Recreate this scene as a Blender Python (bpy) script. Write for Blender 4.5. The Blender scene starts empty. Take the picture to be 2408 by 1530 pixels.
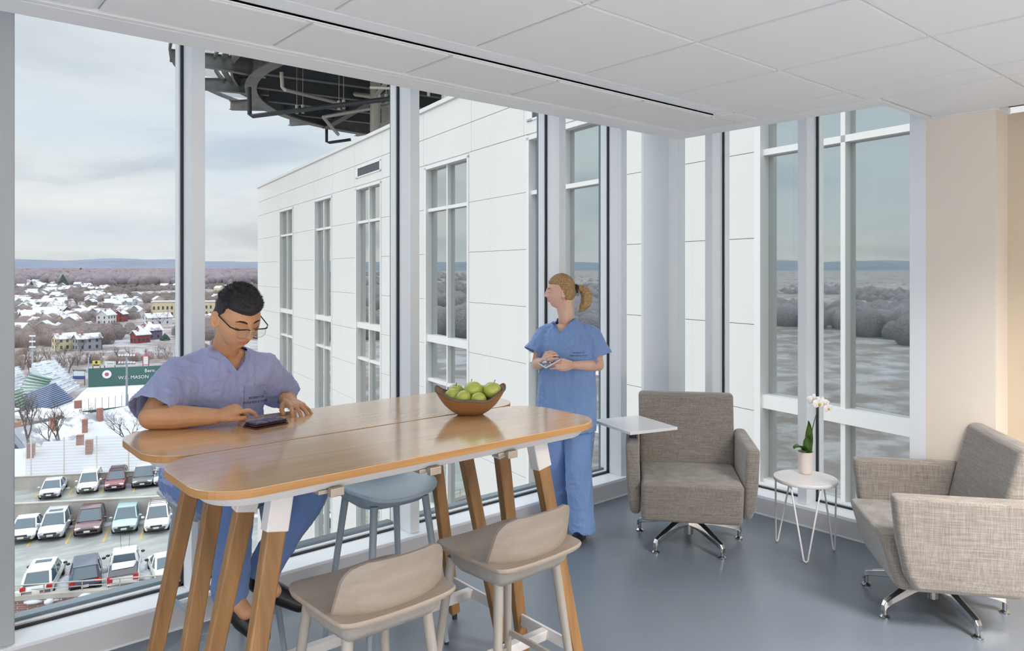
import bpy, bmesh, math, random
import numpy as np
from mathutils import Vector, Matrix, noise
PI = math.pi
sc = bpy.context.scene
col = sc.collection
# ------------------------------------------------------------------ camera
A0 = math.radians(49.45); CA, SA = math.cos(A0), math.sin(A0)
EYE = 1.735
cd = bpy.data.cameras.new('camera'); cam = bpy.data.objects.new('camera', cd); col.objects.link(cam)
cam.location = (0, 0, EYE); cam.rotation_euler = (PI/2, 0, A0 - PI/2)
cd.sensor_width = 36; cd.lens = 1724/2408*36; cd.shift_y = -127/2408; cd.clip_start = .05; cd.clip_end = 40000
sc.camera = cam
vs = sc.view_settings
vs.view_transform = 'Standard'; vs.look = 'None'; vs.gamma = 1; vs.use_curve_mapping = False; vs.exposure = 0.0
sc.cycles.max_bounces = 8; sc.cycles.diffuse_bounces = 5; sc.cycles.transparent_max_bounces = 24
sc.cycles.sample_clamp_indirect = 6; sc.cycles.caustics_reflective = False; sc.cycles.caustics_refractive = False
# ------------------------------------------------------------------ world: bright broken overcast
def NT(tree): tree.nodes.clear(); return tree.nodes, tree.links
w = bpy.data.worlds.new('sky'); sc.world = w; w.use_nodes = True
N, L = NT(w.node_tree)
def nd(N, t, **k):
    n = N.new(t)
    for a, b in k.items():
        if a == 'inp':
            for i, v in b.items(): n.inputs[i].default_value = v
        else: setattr(n, a, b)
    return n
def mth(N, L, op, a, b=None, c=None, clamp=False):
    n = N.new('ShaderNodeMath'); n.operation = op; n.use_clamp = clamp
    for i, v in enumerate((a, b, c)):
        if v is None: continue
        if isinstance(v, (int, float)): n.inputs[i].default_value = v
        else: L.new(v, n.inputs[i])
    return n.outputs[0]
def ramp(N, L, src, stops, interp='LINEAR'):
    n = N.new('ShaderNodeValToRGB'); L.new(src, n.inputs[0]); e = n.color_ramp.elements; n.color_ramp.interpolation = interp
    while len(e) < len(stops): e.new(.5)
    for q, (p, c) in zip(e, stops):
        q.position = p; q.color = (*c, 1) if len(c) == 3 else c
    return n.outputs[0]
tc = nd(N, 'ShaderNodeTexCoord'); sp = nd(N, 'ShaderNodeSeparateXYZ'); L.new(tc.outputs['Generated'], sp.inputs[0])
X, Y, Z = sp.outputs
zz = mth(N, L, 'MAXIMUM', Z, -.02); den = mth(N, L, 'ADD', zz, .14)
cx = mth(N, L, 'DIVIDE', X, den); cy = mth(N, L, 'DIVIDE', Y, den)
cb = nd(N, 'ShaderNodeCombineXYZ'); L.new(cx, cb.inputs[0]); L.new(cy, cb.inputs[1]); cb.inputs[2].default_value = 3.3
n1 = nd(N, 'ShaderNodeTexNoise', inp={'Scale': .62, 'Detail': 9, 'Roughness': .52, 'Distortion': .25}); L.new(cb.outputs[0], n1.inputs['Vector'])
mp = nd(N, 'ShaderNodeMapping', inp={'Scale': (1, 1, 1), 'Location': (7.3, 2.1, 0)}); L.new(cb.outputs[0], mp.inputs[0])
n2 = nd(N, 'ShaderNodeTexNoise', inp={'Scale': .33, 'Detail': 6, 'Roughness': .5}); L.new(mp.outputs[0], n2.inputs['Vector'])
# cloud shade, then blue gaps
shade = ramp(N, L, n1.outputs[0], [(.36, (.93, .93, .94)), (.50, (.82, .835, .86)), (.60, (.58, .61, .68)), (.72, (.47, .50, .58))])
blue = ramp(N, L, n2.outputs[0], [(.40, (1, 1, 1)), (.52, (0, 0, 0))])
mixb = nd(N, 'ShaderNodeMix', data_type='RGBA'); L.new(mth(N, L, 'MULTIPLY', blue, .55), mixb.inputs[0]); L.new(shade, mixb.inputs[6]); mixb.inputs[7].default_value = (.66, .78, .93, 1)
# haze band at the horizon and a brighter zenith
hz = ramp(N, L, zz, [(0, (1, 1, 1)), (.13, (0, 0, 0))])
mixh = nd(N, 'ShaderNodeMix', data_type='RGBA'); L.new(mth(N, L, 'MULTIPLY', hz, .6), mixh.inputs[0]); L.new(mixb.outputs[2], mixh.inputs[6]); mixh.inputs[7].default_value = (.83, .80, .78, 1)
bright = ramp(N, L, zz, [(0, (1, 1, 1)), (.34, (1.0, 1.0, 1.0)), (.45, (2.1,)*3), (.7, (3.1,)*3), (1, (3.4,)*3)])
mul = nd(N, 'ShaderNodeMix', data_type='RGBA', blend_type='MULTIPLY'); mul.inputs[0].default_value = 1
L.new(mixh.outputs[2], mul.inputs[6]); L.new(bright, mul.inputs[7])
bg = nd(N, 'ShaderNodeBackground'); L.new(mul.outputs[2], bg.inputs[0]); bg.inputs[1].default_value = 1.0
wo = nd(N, 'ShaderNodeOutputWorld'); L.new(bg.outputs[0], wo.inputs[0])
# sun behind thin cloud, low in the west: very soft
sd = bpy.data.lights.new('sun', 'SUN'); sun = bpy.data.objects.new('sun', sd); col.objects.link(sun)
sd.energy = .8; sd.angle = math.radians(40); sd.color = (1, .95, .88)
sun.rotation_euler = Vector((.84, -.14, -.50)).to_track_quat('-Z', 'Y').to_euler()
# ------------------------------------------------------------------ added fill lamps, unseen behind and beside the camera, to brighten the room
def area(name, loc, sx, sy, power, color=(1, .97, .93), spread=PI):
    d = bpy.data.lights.new(name, 'AREA'); o = bpy.data.objects.new(name, d); col.objects.link(o)
    d.shape = 'RECTANGLE'; d.size = sx; d.size_y = sy; d.energy = power; d.color = color; o.location = loc; d.spread = spread
    return o
FILL_LAMPS = [(-2.2, -2.1), (0.3, -2.1), (2.8, -2.1), (-2.2, -.3), (3.2, -.3)]
for i, (x, y) in enumerate(FILL_LAMPS): area('fill_lamp', (x, y, 2.59), .56, 1.16, (330, 320, 190, 370, 110)[i], spread=math.radians(135))
# ------------------------------------------------------------------ helpers
def s2l(c):
    return tuple(((v/255)/12.92 if v/255 <= .04045 else ((v/255+.055)/1.055)**2.4) for v in c)
MATS = {}
def mat(name, c, rough=.5, metal=0, var=None, bump=None, spec=.5, emit=None, sheen=0, coords='Object', sss=0, coat=0):
    """c sRGB 0-255; var=(scale, c2, stretch, lo, hi) mixes a second colour by noise; bump=(scale, strength, stretch)"""
    m = bpy.data.materials.new(name); m.use_nodes = True; N, L = NT(m.node_tree)
    p = nd(N, 'ShaderNodeBsdfPrincipled'); o = nd(N, 'ShaderNodeOutputMaterial'); L.new(p.outputs[0], o.inputs[0])
    p.inputs['Base Color'].default_value = (*s2l(c), 1); p.inputs['Roughness'].default_value = rough; p.inputs['Metallic'].default_value = metal
    p.inputs['Specular IOR Level'].default_value = spec
    if sheen: p.inputs['Sheen Weight'].default_value = sheen
    if coat: p.inputs['Coat Weight'].default_value = coat; p.inputs['Coat Roughness'].default_value = .08
    if sss: p.inputs['Subsurface Weight'].default_value = sss; p.inputs['Subsurface Radius'].default_value = (.01, .004, .002); p.inputs['Subsurface Scale'].default_value = 1
    tc = nd(N, 'ShaderNodeTexCoord')
    if var:
        mp = nd(N, 'ShaderNodeMapping'); mp.inputs['Scale'].default_value = var[2]; L.new(tc.outputs[coords], mp.inputs[0])
        nz = nd(N, 'ShaderNodeTexNoise', inp={'Scale': var[0], 'Detail': 5, 'Roughness': .6}); L.new(mp.outputs[0], nz.inputs['Vector'])
        L.new(ramp(N, L, nz.outputs[0], [(var[3], s2l(c)), (var[4], s2l(var[1]))]), p.inputs['Base Color'])
    if bump:
        mp = nd(N, 'ShaderNodeMapping'); mp.inputs['Scale'].default_value = bump[2]; L.new(tc.outputs[coords], mp.inputs[0])
        nz = nd(N, 'ShaderNodeTexNoise', inp={'Scale': bump[0], 'Detail': 4, 'Roughness': .6}); L.new(mp.outputs[0], nz.inputs['Vector'])
        bp = nd(N, 'ShaderNodeBump', inp={'Strength': bump[1], 'Distance': .002 if len(bump) < 4 else bump[3]}); L.new(nz.outputs[0], bp.inputs['Height']); L.new(bp.outputs[0], p.inputs['Normal'])
    if emit: p.inputs['Emission Color'].default_value = (*s2l(c), 1); p.inputs['Emission Strength'].default_value = emit
    MATS[name] = m; return m
def rz(a): return Matrix.Rotation(a, 3, 'Z')
def frame(p, q, up=(0, 0, 1)):
    d = (Vector(q)-Vector(p)).normalized(); u = Vector(up)
    if abs(d.dot(u)) > .999: u = Vector((0, 1, 0))
    x = u.cross(d).normalized(); y = d.cross(x)
    return Matrix((x, y, d)).transposed()
class B:
    def __init__(s): s.v = []; s.f = []; s.m = []; s.k = 0
    def add(s, vs, fs):
        n = len(s.v); s.v += [tuple(v) for v in vs]; s.f += [tuple(i+n for i in f) for f in fs]; s.m += [s.k]*len(fs); return s
    def box(s, a, b):
        (x0, y0, z0), (x1, y1, z1) = a, b
        return s.add([(x0, y0, z0), (x1, y0, z0), (x1, y1, z0), (x0, y1, z0), (x0, y0, z1), (x1, y0, z1), (x1, y1, z1), (x0, y1, z1)],
                     [(0, 3, 2, 1), (4, 5, 6, 7), (0, 1, 5, 4), (1, 2, 6, 5), (2, 3, 7, 6), (3, 0, 4, 7)])
    def obox(s, c, d, R=None):
        R = R or Matrix.Identity(3); c = Vector(c); P = []
        for z in (-1, 1):
            for x, y in ((-1, -1), (1, -1), (1, 1), (-1, 1)): P.append(c+R@Vector((x*d[0]/2, y*d[1]/2, z*d[2]/2)))
        return s.add(P, [(0, 3, 2, 1), (4, 5, 6, 7), (0, 1, 5, 4), (1, 2, 6, 5), (2, 3, 7, 6), (3, 0, 4, 7)])
    def bar(s, p, q, w, h, up=(0, 0, 1), w1=None, h1=None):
        p, q = Vector(p), Vector(q); R = frame(p, q, up); w1 = w1 or w; h1 = h1 or h; P = []
        for c, a, b in ((p, w, h), (q, w1, h1)):
            for x, y in ((-1, -1), (1, -1), (1, 1), (-1, 1)): P.append(c+R@Vector((x*a/2, y*b/2, 0)))
        return s.add(P, [(0, 3, 2, 1), (4, 5, 6, 7), (0, 1, 5, 4), (1, 2, 6, 5), (2, 3, 7, 6), (3, 0, 4, 7)])
    def loft(s, rings, cap=True, closed=True):
        n = len(rings[0]); vs = [p for r in rings for p in r]; fs = []
        for i in range(len(rings)-1):
            for j in range(n if closed else n-1):
                k = (j+1) % n; fs.append((i*n+j, i*n+k, (i+1)*n+k, (i+1)*n+j))
        if cap: fs += [tuple(range(n))[::-1], tuple(range((len(rings)-1)*n, len(rings)*n))]
        return s.add(vs, fs)
    def tube(s, pts, r, n=10, cap=True):
        pts = [Vector(p) for p in pts]; rs = r if isinstance(r, (list, tuple)) else [r]*len(pts); rings = []; x = None
        for i, p in enumerate(pts):
            d = (pts[min(i+1, len(pts)-1)]-pts[max(i-1, 0)]).normalized()
            if x is None: x = d.orthogonal().normalized()
            x = (x-d*x.dot(d)).normalized(); y = d.cross(x)
            rings.append([p+(x*math.cos(2*PI*k/n)+y*math.sin(2*PI*k/n))*rs[i] for k in range(n)])
        return s.loft(rings, cap)
    def prism(s, poly, z0, z1, f=None):
        f = f or (lambda x, y, z: (x, y, z))
        return s.loft([[f(x, y, z0) for x, y in poly], [f(x, y, z1) for x, y in poly]])
    def lathe(s, prof, n=24, c=(0, 0, 0), R=None, a0=0, a1=2*PI):
        c = Vector(c); rings = []
        for r, z in prof:
            ring = []
            for k in range(n):
                a = a0+(a1-a0)*k/n; v = Vector((r*math.cos(a), r*math.sin(a), z)); ring.append(c+(R@v if R else v))
            rings.append(ring)
        return s.loft(rings, True)
    def ell(s, c, r, R=None, nu=20, nv=12):
        c = Vector(c); rings = []
        for i in range(nv+1):
            t = PI*i/nv; ring = []
            for k in range(nu):
                a = 2*PI*k/nu; v = Vector((r[0]*math.sin(t)*math.cos(a), r[1]*math.sin(t)*math.sin(a), -r[2]*math.cos(t))); ring.append(c+(R@v if R else v))
            rings.append(ring)
        return s.loft(rings, False)
    def cap(s, p, q, r0, r1, n=14):
        """tapered capsule"""
        p, q = Vector(p), Vector(q); R = frame(p, q); l = (q-p).length; rings = []; m = 5
        prof = [(r0*math.sin(t), -r0*math.cos(t)) for t in [PI/2*i/m for i in range(m+1)]]+[(r1*math.cos(t), l+r1*math.sin(t)) for t in [PI/2*i/m for i in range(m+1)]]
        for r, z in prof: rings.append([p+R@Vector((max(r, 1e-4)*math.cos(2*PI*k/n), max(r, 1e-4)*math.sin(2*PI*k/n), z)) for k in range(n)])
        return s.loft(rings, True)
    def mesh(s, name='m'):
        me = bpy.data.meshes.new(name); me.from_pydata(s.v, [], s.f); me.update(); return me
    def obj(s, name, m, parent=None, bevel=0, seg=2, smooth=None, world=True, subd=0):
        vs = s.v
        if parent is not None and world:
            M = basis(parent).inverted(); vs = [tuple(M@Vector(v)) for v in s.v]
        me = bpy.data.meshes.new(name); me.from_pydata(vs, [], s.f); me.update()
        for x in (m if isinstance(m, (list, tuple)) else [m]): me.materials.append(x)
        if max(s.m, default=0): me.polygons.foreach_set('material_index', s.m)
        bm = bmesh.new(); bm.from_mesh(me); bmesh.ops.recalc_face_normals(bm, faces=bm.faces); bm.to_mesh(me); bm.free()
        o = bpy.data.objects.new(name, me); col.objects.link(o)
        if parent is not None: o.parent = parent
        if smooth is not None:
            me.polygons.foreach_set('use_smooth', [True]*len(me.polygons))
            if smooth < 170: me.set_sharp_from_angle(angle=math.radians(smooth))
        if bevel:
            b = o.modifiers.new('b', 'BEVEL'); b.width = bevel; b.segments = seg; b.limit_method = 'ANGLE'; b.angle_limit = math.radians(40)
        if subd:
            b = o.modifiers.new('s', 'SUBSURF'); b.levels = subd; b.render_levels = subd
        return o
def basis(o):
    M = o.matrix_basis.copy()
    while o.parent is not None: o = o.parent; M = o.matrix_basis @ M
    return M
def thing(name, label, cat, loc=(0, 0, 0), rot=0, group=None):
    o = bpy.data.objects.new(name, None); col.objects.link(o); o.location = loc; o.rotation_euler = (0, 0, rot); o.empty_display_size = .1
    return tag(o, label, cat, group)
def tag(o, label=None, cat=None, group=None, kind=None):
    for k, v in (('label', label), ('category', cat), ('group', group), ('kind', kind)):
        if v: o[k] = v
    return o
def st(o): o['kind'] = 'structure'; return o
def dup(root, loc, rot=None, label=None, mats=None):
    def cp(o, par):
        c = o.copy(); col.objects.link(c)
        if par is not None: c.parent = par
        for ch in [q for q in bpy.data.objects if q.parent == o and q != c]: cp(ch, c)
        return c
    r = cp(root, None); r.location = loc
    if rot is not None: r.rotation_euler = (0, 0, rot)
    if label: r['label'] = label
    return r
def text(name, s, size, M, m, parent=None, ext=.001, align='CENTER', squash=1):
    """writing as real geometry; M 4x4 places the text plane"""
    c = bpy.data.curves.new(name, 'FONT'); c.body = s; c.size = size; c.extrude = ext; c.align_x = align; c.align_y = 'CENTER'; c.resolution_u = 2
    t = bpy.data.objects.new(name, c); col.objects.link(t); bpy.context.view_layer.update()
    me = bpy.data.meshes.new_from_object(t.evaluated_get(bpy.context.evaluated_depsgraph_get())); bpy.data.objects.remove(t)
    S = Matrix.Diagonal((squash, 1, 1, 1))
    me.transform((basis(parent).inverted() if parent else Matrix.Identity(4)) @ M @ S)
    me.materials.clear(); me.materials.append(m)
    o = bpy.data.objects.new(name, me); col.objects.link(o)
    if parent: o.parent = parent
    return o
def M4(o, x, y):
    """4x4 frame with origin o and unit x, y"""
    x = Vector(x).normalized(); y = Vector(y); y = (y-x*y.dot(x)).normalized(); z = x.cross(y)
    M = Matrix((x, y, z)).transposed().to_4x4(); M.translation = Vector(o); return M
def at(X, Y, d):
    """world point seen at photo pixel X,Y at depth d"""
    t = (X-1204)/1724; return Vector((d*(CA+t*SA), d*(SA-t*CA), EYE-d*(Y-638)/1724))
def onz(X, Y, z): return at(X, Y, (EYE-z)*1724/(Y-638))
# ------------------------------------------------------------------ shared materials
white = mat('white_paint', (228, 230, 232), .45)
frame_w = mat('white_aluminium', (226, 230, 234), .35, spec=.4)
gasket = mat('black_gasket', (38, 42, 46), .5)
alu = mat('window_aluminium', (120, 132, 142), .25, metal=.6)
tile_m = mat('ceiling_tile', (222, 221, 220), .9, bump=(260, .25, (1, 1, 1)))
tee_m = mat('ceiling_tee', (226, 225, 223), .5)
trim_m = mat('ceiling_trim', (222, 222, 222), .5)
floor_m = mat('blue_grey_vinyl', (104, 112, 122), .30, var=(1.3, (110, 118, 128), (1, 1, 1), .35, .7), bump=(900, .05, (1, 1, 1)))
beige = mat('beige_wall', (222, 211, 198), .85, bump=(500, .12, (1, 1, 1)))
sillm = mat('white_sill', (226, 230, 235), .3)
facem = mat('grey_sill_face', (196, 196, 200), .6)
def glass(name, tint=(1, 1, 1), refl=.5):
    m = bpy.data.materials.new(name); m.use_nodes = True; N, L = NT(m.node_tree)
    t = nd(N, 'ShaderNodeBsdfTransparent'); t.inputs[0].default_value = (*tint, 1)
    g = nd(N, 'ShaderNodeBsdfGlossy'); g.inputs['Roughness'].default_value = 0
    lwt = nd(N, 'ShaderNodeLayerWeight'); lwt.inputs[0].default_value = .5
    fr = mth(N, L, 'MULTIPLY_ADD', mth(N, L, 'POWER', lwt.outputs['Facing'], 5), .9, .04)
    mx = nd(N, 'ShaderNodeMixShader'); L.new(mth(N, L, 'MULTIPLY', fr, refl), mx.inputs[0]); L.new(t.outputs[0], mx.inputs[1]); L.new(g.outputs[0], mx.inputs[2])
    o = nd(N, 'ShaderNodeOutputMaterial'); L.new(mx.outputs[0], o.inputs[0]); return m
win_glass = glass('window_glass', (.965, .985, .98), .35)
# ================================================================== THE ROOM
ZC = 2.613; X0, X1, Y0, Y1 = -4.4, 4.76, -3.6, 3.76; YG, XG = 3.94, 4.94; ZT = 3.25
st(B().box((X0, Y0, -.25), (5.1, 4.1, 0)).obj('floor', floor_m))
# sills along both window walls
for nm, a, b in (('trim_1', (X0, Y1, .0), (XG+.06, YG+.08, .135)), ('trim_2', (X1, 1.66, .0), (XG+.08, Y1, .135))):
    s = st(B().box(a, b).obj(nm, sillm, bevel=.004))
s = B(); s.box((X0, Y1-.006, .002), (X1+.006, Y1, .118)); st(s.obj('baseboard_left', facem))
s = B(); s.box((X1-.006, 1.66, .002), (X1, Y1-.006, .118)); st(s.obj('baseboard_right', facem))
s = B(); s.box((X0, Y1-.012, 0), (X1-.012, Y1-.005, .009)); s.box((X1-.012, 1.66, 0), (X1-.005, Y1-.012, .009)); st(s.obj('trim_3', sillm))
# ---- window wall A (y = YG), wall B (x = XG)
ax = [-3.87, -2.62, -1.37, -.12, 1.157, 2.436, 3.70, 4.376]; mw = .066
by = [3.258, 2.504, 1.748]
n_w = [0]
def window(name, parts, pane):
    t = bpy.data.objects.new(name, None); col.objects.link(t); t['kind'] = 'structure'
    n_w[0] += 1; return t
def mull_A(x, w=mw, y0=3.80): return B().box((x, y0, .135), (x+w, YG-.012, ZT))
segA = []
for i, x in enumerate(ax):
    st(mull_A(x).obj('trim_%d' % (10+i), frame_w, bevel=.003))
    b = B(); b.box((x-.0, YG-.012, .135), (x+mw, YG+.10, ZT)); st(b.obj('trim_%d' % (30+i), alu))
edges = [X0-.0]+ax+[XG-.06]
for i in range(len(edges)-1):
    a = edges[i]+(mw if i else 0); b_ = edges[i+1]
    if b_-a < .08: continue
    t = bpy.data.objects.new('window_%d' % (i+1), None); col.objects.link(t); t['kind'] = 'structure'
    f = B(); g = .012
    for (p, q) in (((a, YG-.012, .135), (a+g, YG+.05, ZT)), ((b_-g, YG-.012, .135), (b_, YG+.05, ZT)), ((a, YG-.012, .135), (b_, YG+.05, .147)), ((a, YG-.012, ZT-g), (b_, YG+.05, ZT))): f.box(p, q)
    f.obj('gasket', gasket, t)
    f = B(); h = .007
    for (p, q) in (((a+g, YG+.0, .147), (a+g+h, YG+.06, ZT)), ((b_-g-h, YG+.0, .147), (b_-g, YG+.06, ZT)), ((a+g, YG+.0, .147), (b_-g, YG+.06, .156))): f.box(p, q)
    f.obj('glazing_bead', frame_w, t)
    f = B(); f.box((a+g+h, YG+.03, .15), (b_-g-h, YG+.09, .172)); f.obj('sash', alu, t)
    B().box((a+g, YG+.028, .15), (b_-g, YG+.034, ZT)).obj('pane', win_glass, t)
edges = [1.748-.0]+[2.504, 3.258]+[Y1+.0]
for i, y in enumerate(by):
    st(B().box((4.80, y, .135), (XG-.012, y+mw, ZT)).obj('trim_%d' % (50+i), frame_w, bevel=.003))
for i in range(3):
    a = edges[i]+mw if i < 3 else 0; b_ = edges[i+1]
    t = bpy.data.objects.new('window_%d' % (i+20), None); col.objects.link(t); t['kind'] = 'structure'
    f = B(); g = .014
    for (p, q) in (((XG-.012, a, .135), (XG+.05, a+g, ZT)), ((XG-.012, b_-g, .135), (XG+.05, b_, ZT)), ((XG-.012, a, .135), (XG+.05, b_, .147)), ((XG-.012, a, ZT-g), (XG+.05, b_, ZT))): f.box(p, q)
    f.obj('gasket', gasket, t)
    f = B(); h = .006
    for (p, q) in (((XG+.0, a+g, .147), (XG+.06, a+g+h, ZT)), ((XG+.0, b_-g-h, .147), (XG+.06, b_-g, ZT)), ((XG+.0, a+g, .147), (XG+.06, b_-g, .156))): f.box(p, q)
    f.obj('glazing_bead', frame_w, t)
    B().box((XG+.028, a+g, .15), (XG+.034, b_-g, ZT)).obj('pane', win_glass, t)
# corner post, left pilaster
st(B().box((4.85, 3.71, .135), (5.08, 3.97, ZT)).obj('trim_60', mat('corner_post_paint', (214, 218, 222), .6, bump=(30, .4, (1, 1, .3))), bevel=.006))
st(B().box((-.35, 3.785, .135), (.425, 4.05, ZT)).obj('trim_61', mat('pilaster_paint', (176, 180, 183), .55), bevel=.004))
# beige pilaster and the walls
st(B().box((4.56, 1.31, 0), (5.2, 1.66, ZC)).obj('wall_right', beige))
st(B().box((4.56, 1.66, 0), (4.9, 1.748, ZT)).obj('trim_62', frame_w))
st(B().box((4.76, Y0, 0), (5.2, 1.31, ZC)).obj('wall_right_far', mat('warm_lit_wall', (206, 190, 168), .85, bump=(500, .12, (1, 1, 1)))))  # the warm light on this wall is put into its colour
st(B().box((X0-.2, Y0-.2, 0), (5.2, Y0, ZC)).obj('wall_back', beige))
st(B().box((X0-.2, Y0, 0), (X0, 4.1, ZT)).obj('wall_left', white))
st(B().box((4.54, 1.30, 0), (4.56, 1.665, .08)).obj('baseboard_back', facem))
# soffit above the window pocket, fascia hidden behind the ceiling edge
s = B(); s.box((X0, 2.93, ZT), (5.2, 4.1, ZT+.2)); s.box((3.95, 1.6, ZT), (5.2, 2.93, ZT+.2)); s.box((X0, 2.92, ZC+.03), (3.97, 2.95, ZT)); s.box((3.95, 1.66, ZC+.03), (3.98, 2.92, ZT)); s.box((3.95, 1.64, ZC+.03), (5.2, 1.66, ZT+.1))
st(s.obj('trim_70', white))
# ---- suspended ceiling: tiles hang 9 mm below the tees
P = .61; gx = [1.148+P*k for k in range(-10, 5)]; gy = [2.287-P*k for k in range(0, 11)]
tb = B(); e = .011
SLOT = (2.30, 2.425)
def tile(x0, x1, y0, y1):
    if x1-x0 > .03 and y1-y0 > .03: tb.box((x0+e, y0+e, ZC), (x1-e, y1-e, ZC+.02))
xs = [X0]+gx+[3.84]
for i in range(len(xs)-1):
    for j in range(len(gy)-1):
        if gy[j+1] < Y0: continue
        cxm, cym = (xs[i]+xs[i+1])/2, (gy[j]+gy[j+1])/2
        if any(abs(cxm-lx) < .3 and abs(cym-ly) < .62 for lx, ly in FILL_LAMPS): continue
        tile(xs[i], xs[i+1], gy[j+1], gy[j])
    tile(xs[i], xs[i+1], 2.43, 2.79)
tile(3.588, 3.84, 2.287, 2.43)
# the part over the beige pilaster
for a, b_ in ((3.84, 4.2), (4.2, 4.56), (4.56, 4.76)):
    for j in range(1, len(gy)-1):
        y1_ = 1.62 if j == 1 else gy[j]
        if gy[j+1] < Y0: continue
        if a == 3.84: tile(3.84, 4.56, gy[j+1], y1_)
        if a == 4.56 and j > 1: tile(4.56, 4.76, gy[j+1], min(y1_, 1.31))
st(tb.obj('ceiling', tile_m))
tb = B(); zt = ZC+.008; h_ = .0075
for x in xs[1:]:
    if x < 3.8: tb.box((x-h_, Y0, zt), (x+h_, 2.293, zt+.03)); tb.box((x-h_, 2.43, zt), (x+h_, 2.79, zt+.03))
    else: tb.box((x-h_, Y0, zt), (x+h_, 2.79, zt+.03))
for y in gy:
    if y > Y0 and y < 2.28: tb.box((X0, y-h_, zt+.0005), (3.84 if y > 1.6 else 4.76, y+h_, zt+.0295))
tb.box((X0, 2.287-h_, zt+.0005), (3.84, 2.302, zt+.0295)); tb.box((X0, 2.424, zt+.0005), (3.61, 2.438, zt+.0295)); tb.box((3.588-h_, 2.30, zt), (3.606, 2.43, zt+.03)); tb.box((4.56-h_, Y0, zt), (4.56+h_, 1.62, zt+.03))
o = st(tb.obj('ceiling_grid', tee_m)); o.parent = bpy.data.objects['ceiling']
tb = B(); zt = ZC+.034; tb.box((X0, Y0, zt), (3.84, 2.298, zt+.03)); tb.box((X0, 2.432, zt), (3.84, 2.79, zt+.03)); tb.box((3.606, 2.298, zt), (3.84, 2.432, zt+.03)); tb.box((3.84, Y0, zt), (4.76, 1.62, zt+.03))
o = st(tb.obj('ceiling_gap_shade', mat('gap_shade_dark', (70, 66, 62), .9))); o.parent = bpy.data.objects['ceiling']  # dark sheet over the tile gaps, its colour standing in for their shade
# recessed linear slot, unlit
f = B(); f.box((X0, 2.30, ZC+.004), (3.6, 2.306, ZC+.08)); f.box((X0, 2.424, ZC+.004), (3.6, 2.430, ZC+.08)); f.box((X0, 2.30, ZC+.075), (3.6, 2.43, ZC+.085)); f.box((3.594, 2.30, ZC+.004), (3.60, 2.43, ZC+.08)); f.box((1.96, 2.306, ZC+.01), (1.963, 2.31, ZC+.075))
t = thing('linear_ceiling_light', 'long unlit recessed linear light slot running along the ceiling beside the windows', 'ceiling light', (0, 2.36, ZC))
f.obj('housing', trim_m, t)
B().box((X0, 2.307, ZC+.016), (3.593, 2.423, ZC+.022)).obj('diffuser', white, t)
# flat perimeter trim with a fine groove
s = B(); s.box((X0, 2.795, ZC-.004), (3.845, 2.83, ZC+.03)); s.box((X0, 2.834, ZC-.004), (3.845, 2.985, ZC+.03))
s.box((3.845, 1.625, ZC-.004), (3.875, 2.985, ZC+.03)); s.box((3.879, 1.625, ZC-.004), (4.0, 2.985, ZC+.03)); s.box((4.0, 1.625, ZC-.004), (4.62, 1.66, ZC+.03)); s.box((4.545, 1.30, ZC-.004), (4.56, 1.63, ZC+.03)); s.box((4.56, 1.295, ZC-.004), (4.76, 1.31, ZC+.03))
st(s.obj('trim_71', trim_m, bevel=.002))
# added glowing panels around the unseen fill lamps behind the camera
lm = mat('fill_panel_glow', (255, 248, 236), .5, emit=1.0)
t0 = None
for i, (x, y) in enumerate(FILL_LAMPS):
    t = thing('added_fill_panel', 'flat glowing fill panel added to the ceiling behind the camera', 'ceiling light', (x, y, ZC), group='added fill panels behind the camera')
    f = B()
    for a, b_ in (((x-.3, y-.6, ZC), (x+.3, y-.585, ZC+.03)), ((x-.3, y+.585, ZC), (x+.3, y+.6, ZC+.03)), ((x-.3, y-.585, ZC), (x-.285, y+.585, ZC+.03)), ((x+.285, y-.585, ZC), (x+.3, y+.585, ZC+.03))): f.box(a, b_)
    f.obj('frame', white, t); B().box((x-.285, y-.585, ZC+.012), (x+.285, y+.585, ZC+.02)).obj('diffuser', lm, t)
# ================================================================== THE WHITE BUILDING ACROSS
TH = math.radians(80.2); FT = Vector((math.cos(TH), math.sin(TH), 0)); FN = Vector((math.sin(TH), -math.cos(TH), 0)); FD = 7.65
def fp(s, o, z): return FT*s + FN*(FD+o) + Vector((0, 0, z))      # o > 0 goes into the building
def fbox(b, s0, s1, o0, o1, z0, z1):
    return b.add([fp(s0, o0, z0), fp(s1, o0, z0), fp(s1, o1, z0), fp(s0, o1, z0), fp(s0, o0, z1), fp(s1, o0, z1), fp(s1, o1, z1), fp(s0, o1, z1)],
                 [(0, 3, 2, 1), (4, 5, 6, 7), (0, 1, 5, 4), (1, 2, 6, 5), (2, 3, 7, 6), (3, 0, 4, 7)])
panel_m = mat('white_metal_panel', (220, 219, 216), .55, var=(.5, (214, 214, 212), (1, 1, .3), .3, .7))
fglass = bpy.data.materials.new('reflective_glass'); fglass.use_nodes = True
N, L = NT(fglass.node_tree)
dfz = nd(N, 'ShaderNodeBsdfDiffuse'); dfz.inputs[0].default_value = (.07, .10, .095, 1); gl = nd(N, 'ShaderNodeBsdfGlossy'); gl.inputs['Roughness'].default_value = .015; gl.inputs[0].default_value = (.93, .97, .95, 1)
mx = nd(N, 'ShaderNodeMixShader'); lw = nd(N, 'ShaderNodeFresnel'); lw.inputs[0].default_value = 2.2
L.new(mth(N, L, 'MULTIPLY_ADD', lw.outputs[0], .6, .50, clamp=True), mx.inputs[0]); L.new(dfz.outputs[0], mx.inputs[1]); L.new(gl.outputs[0], mx.inputs[2]); oo = nd(N, 'ShaderNodeOutputMaterial'); L.new(mx.outputs[0], oo.inputs[0])
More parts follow.
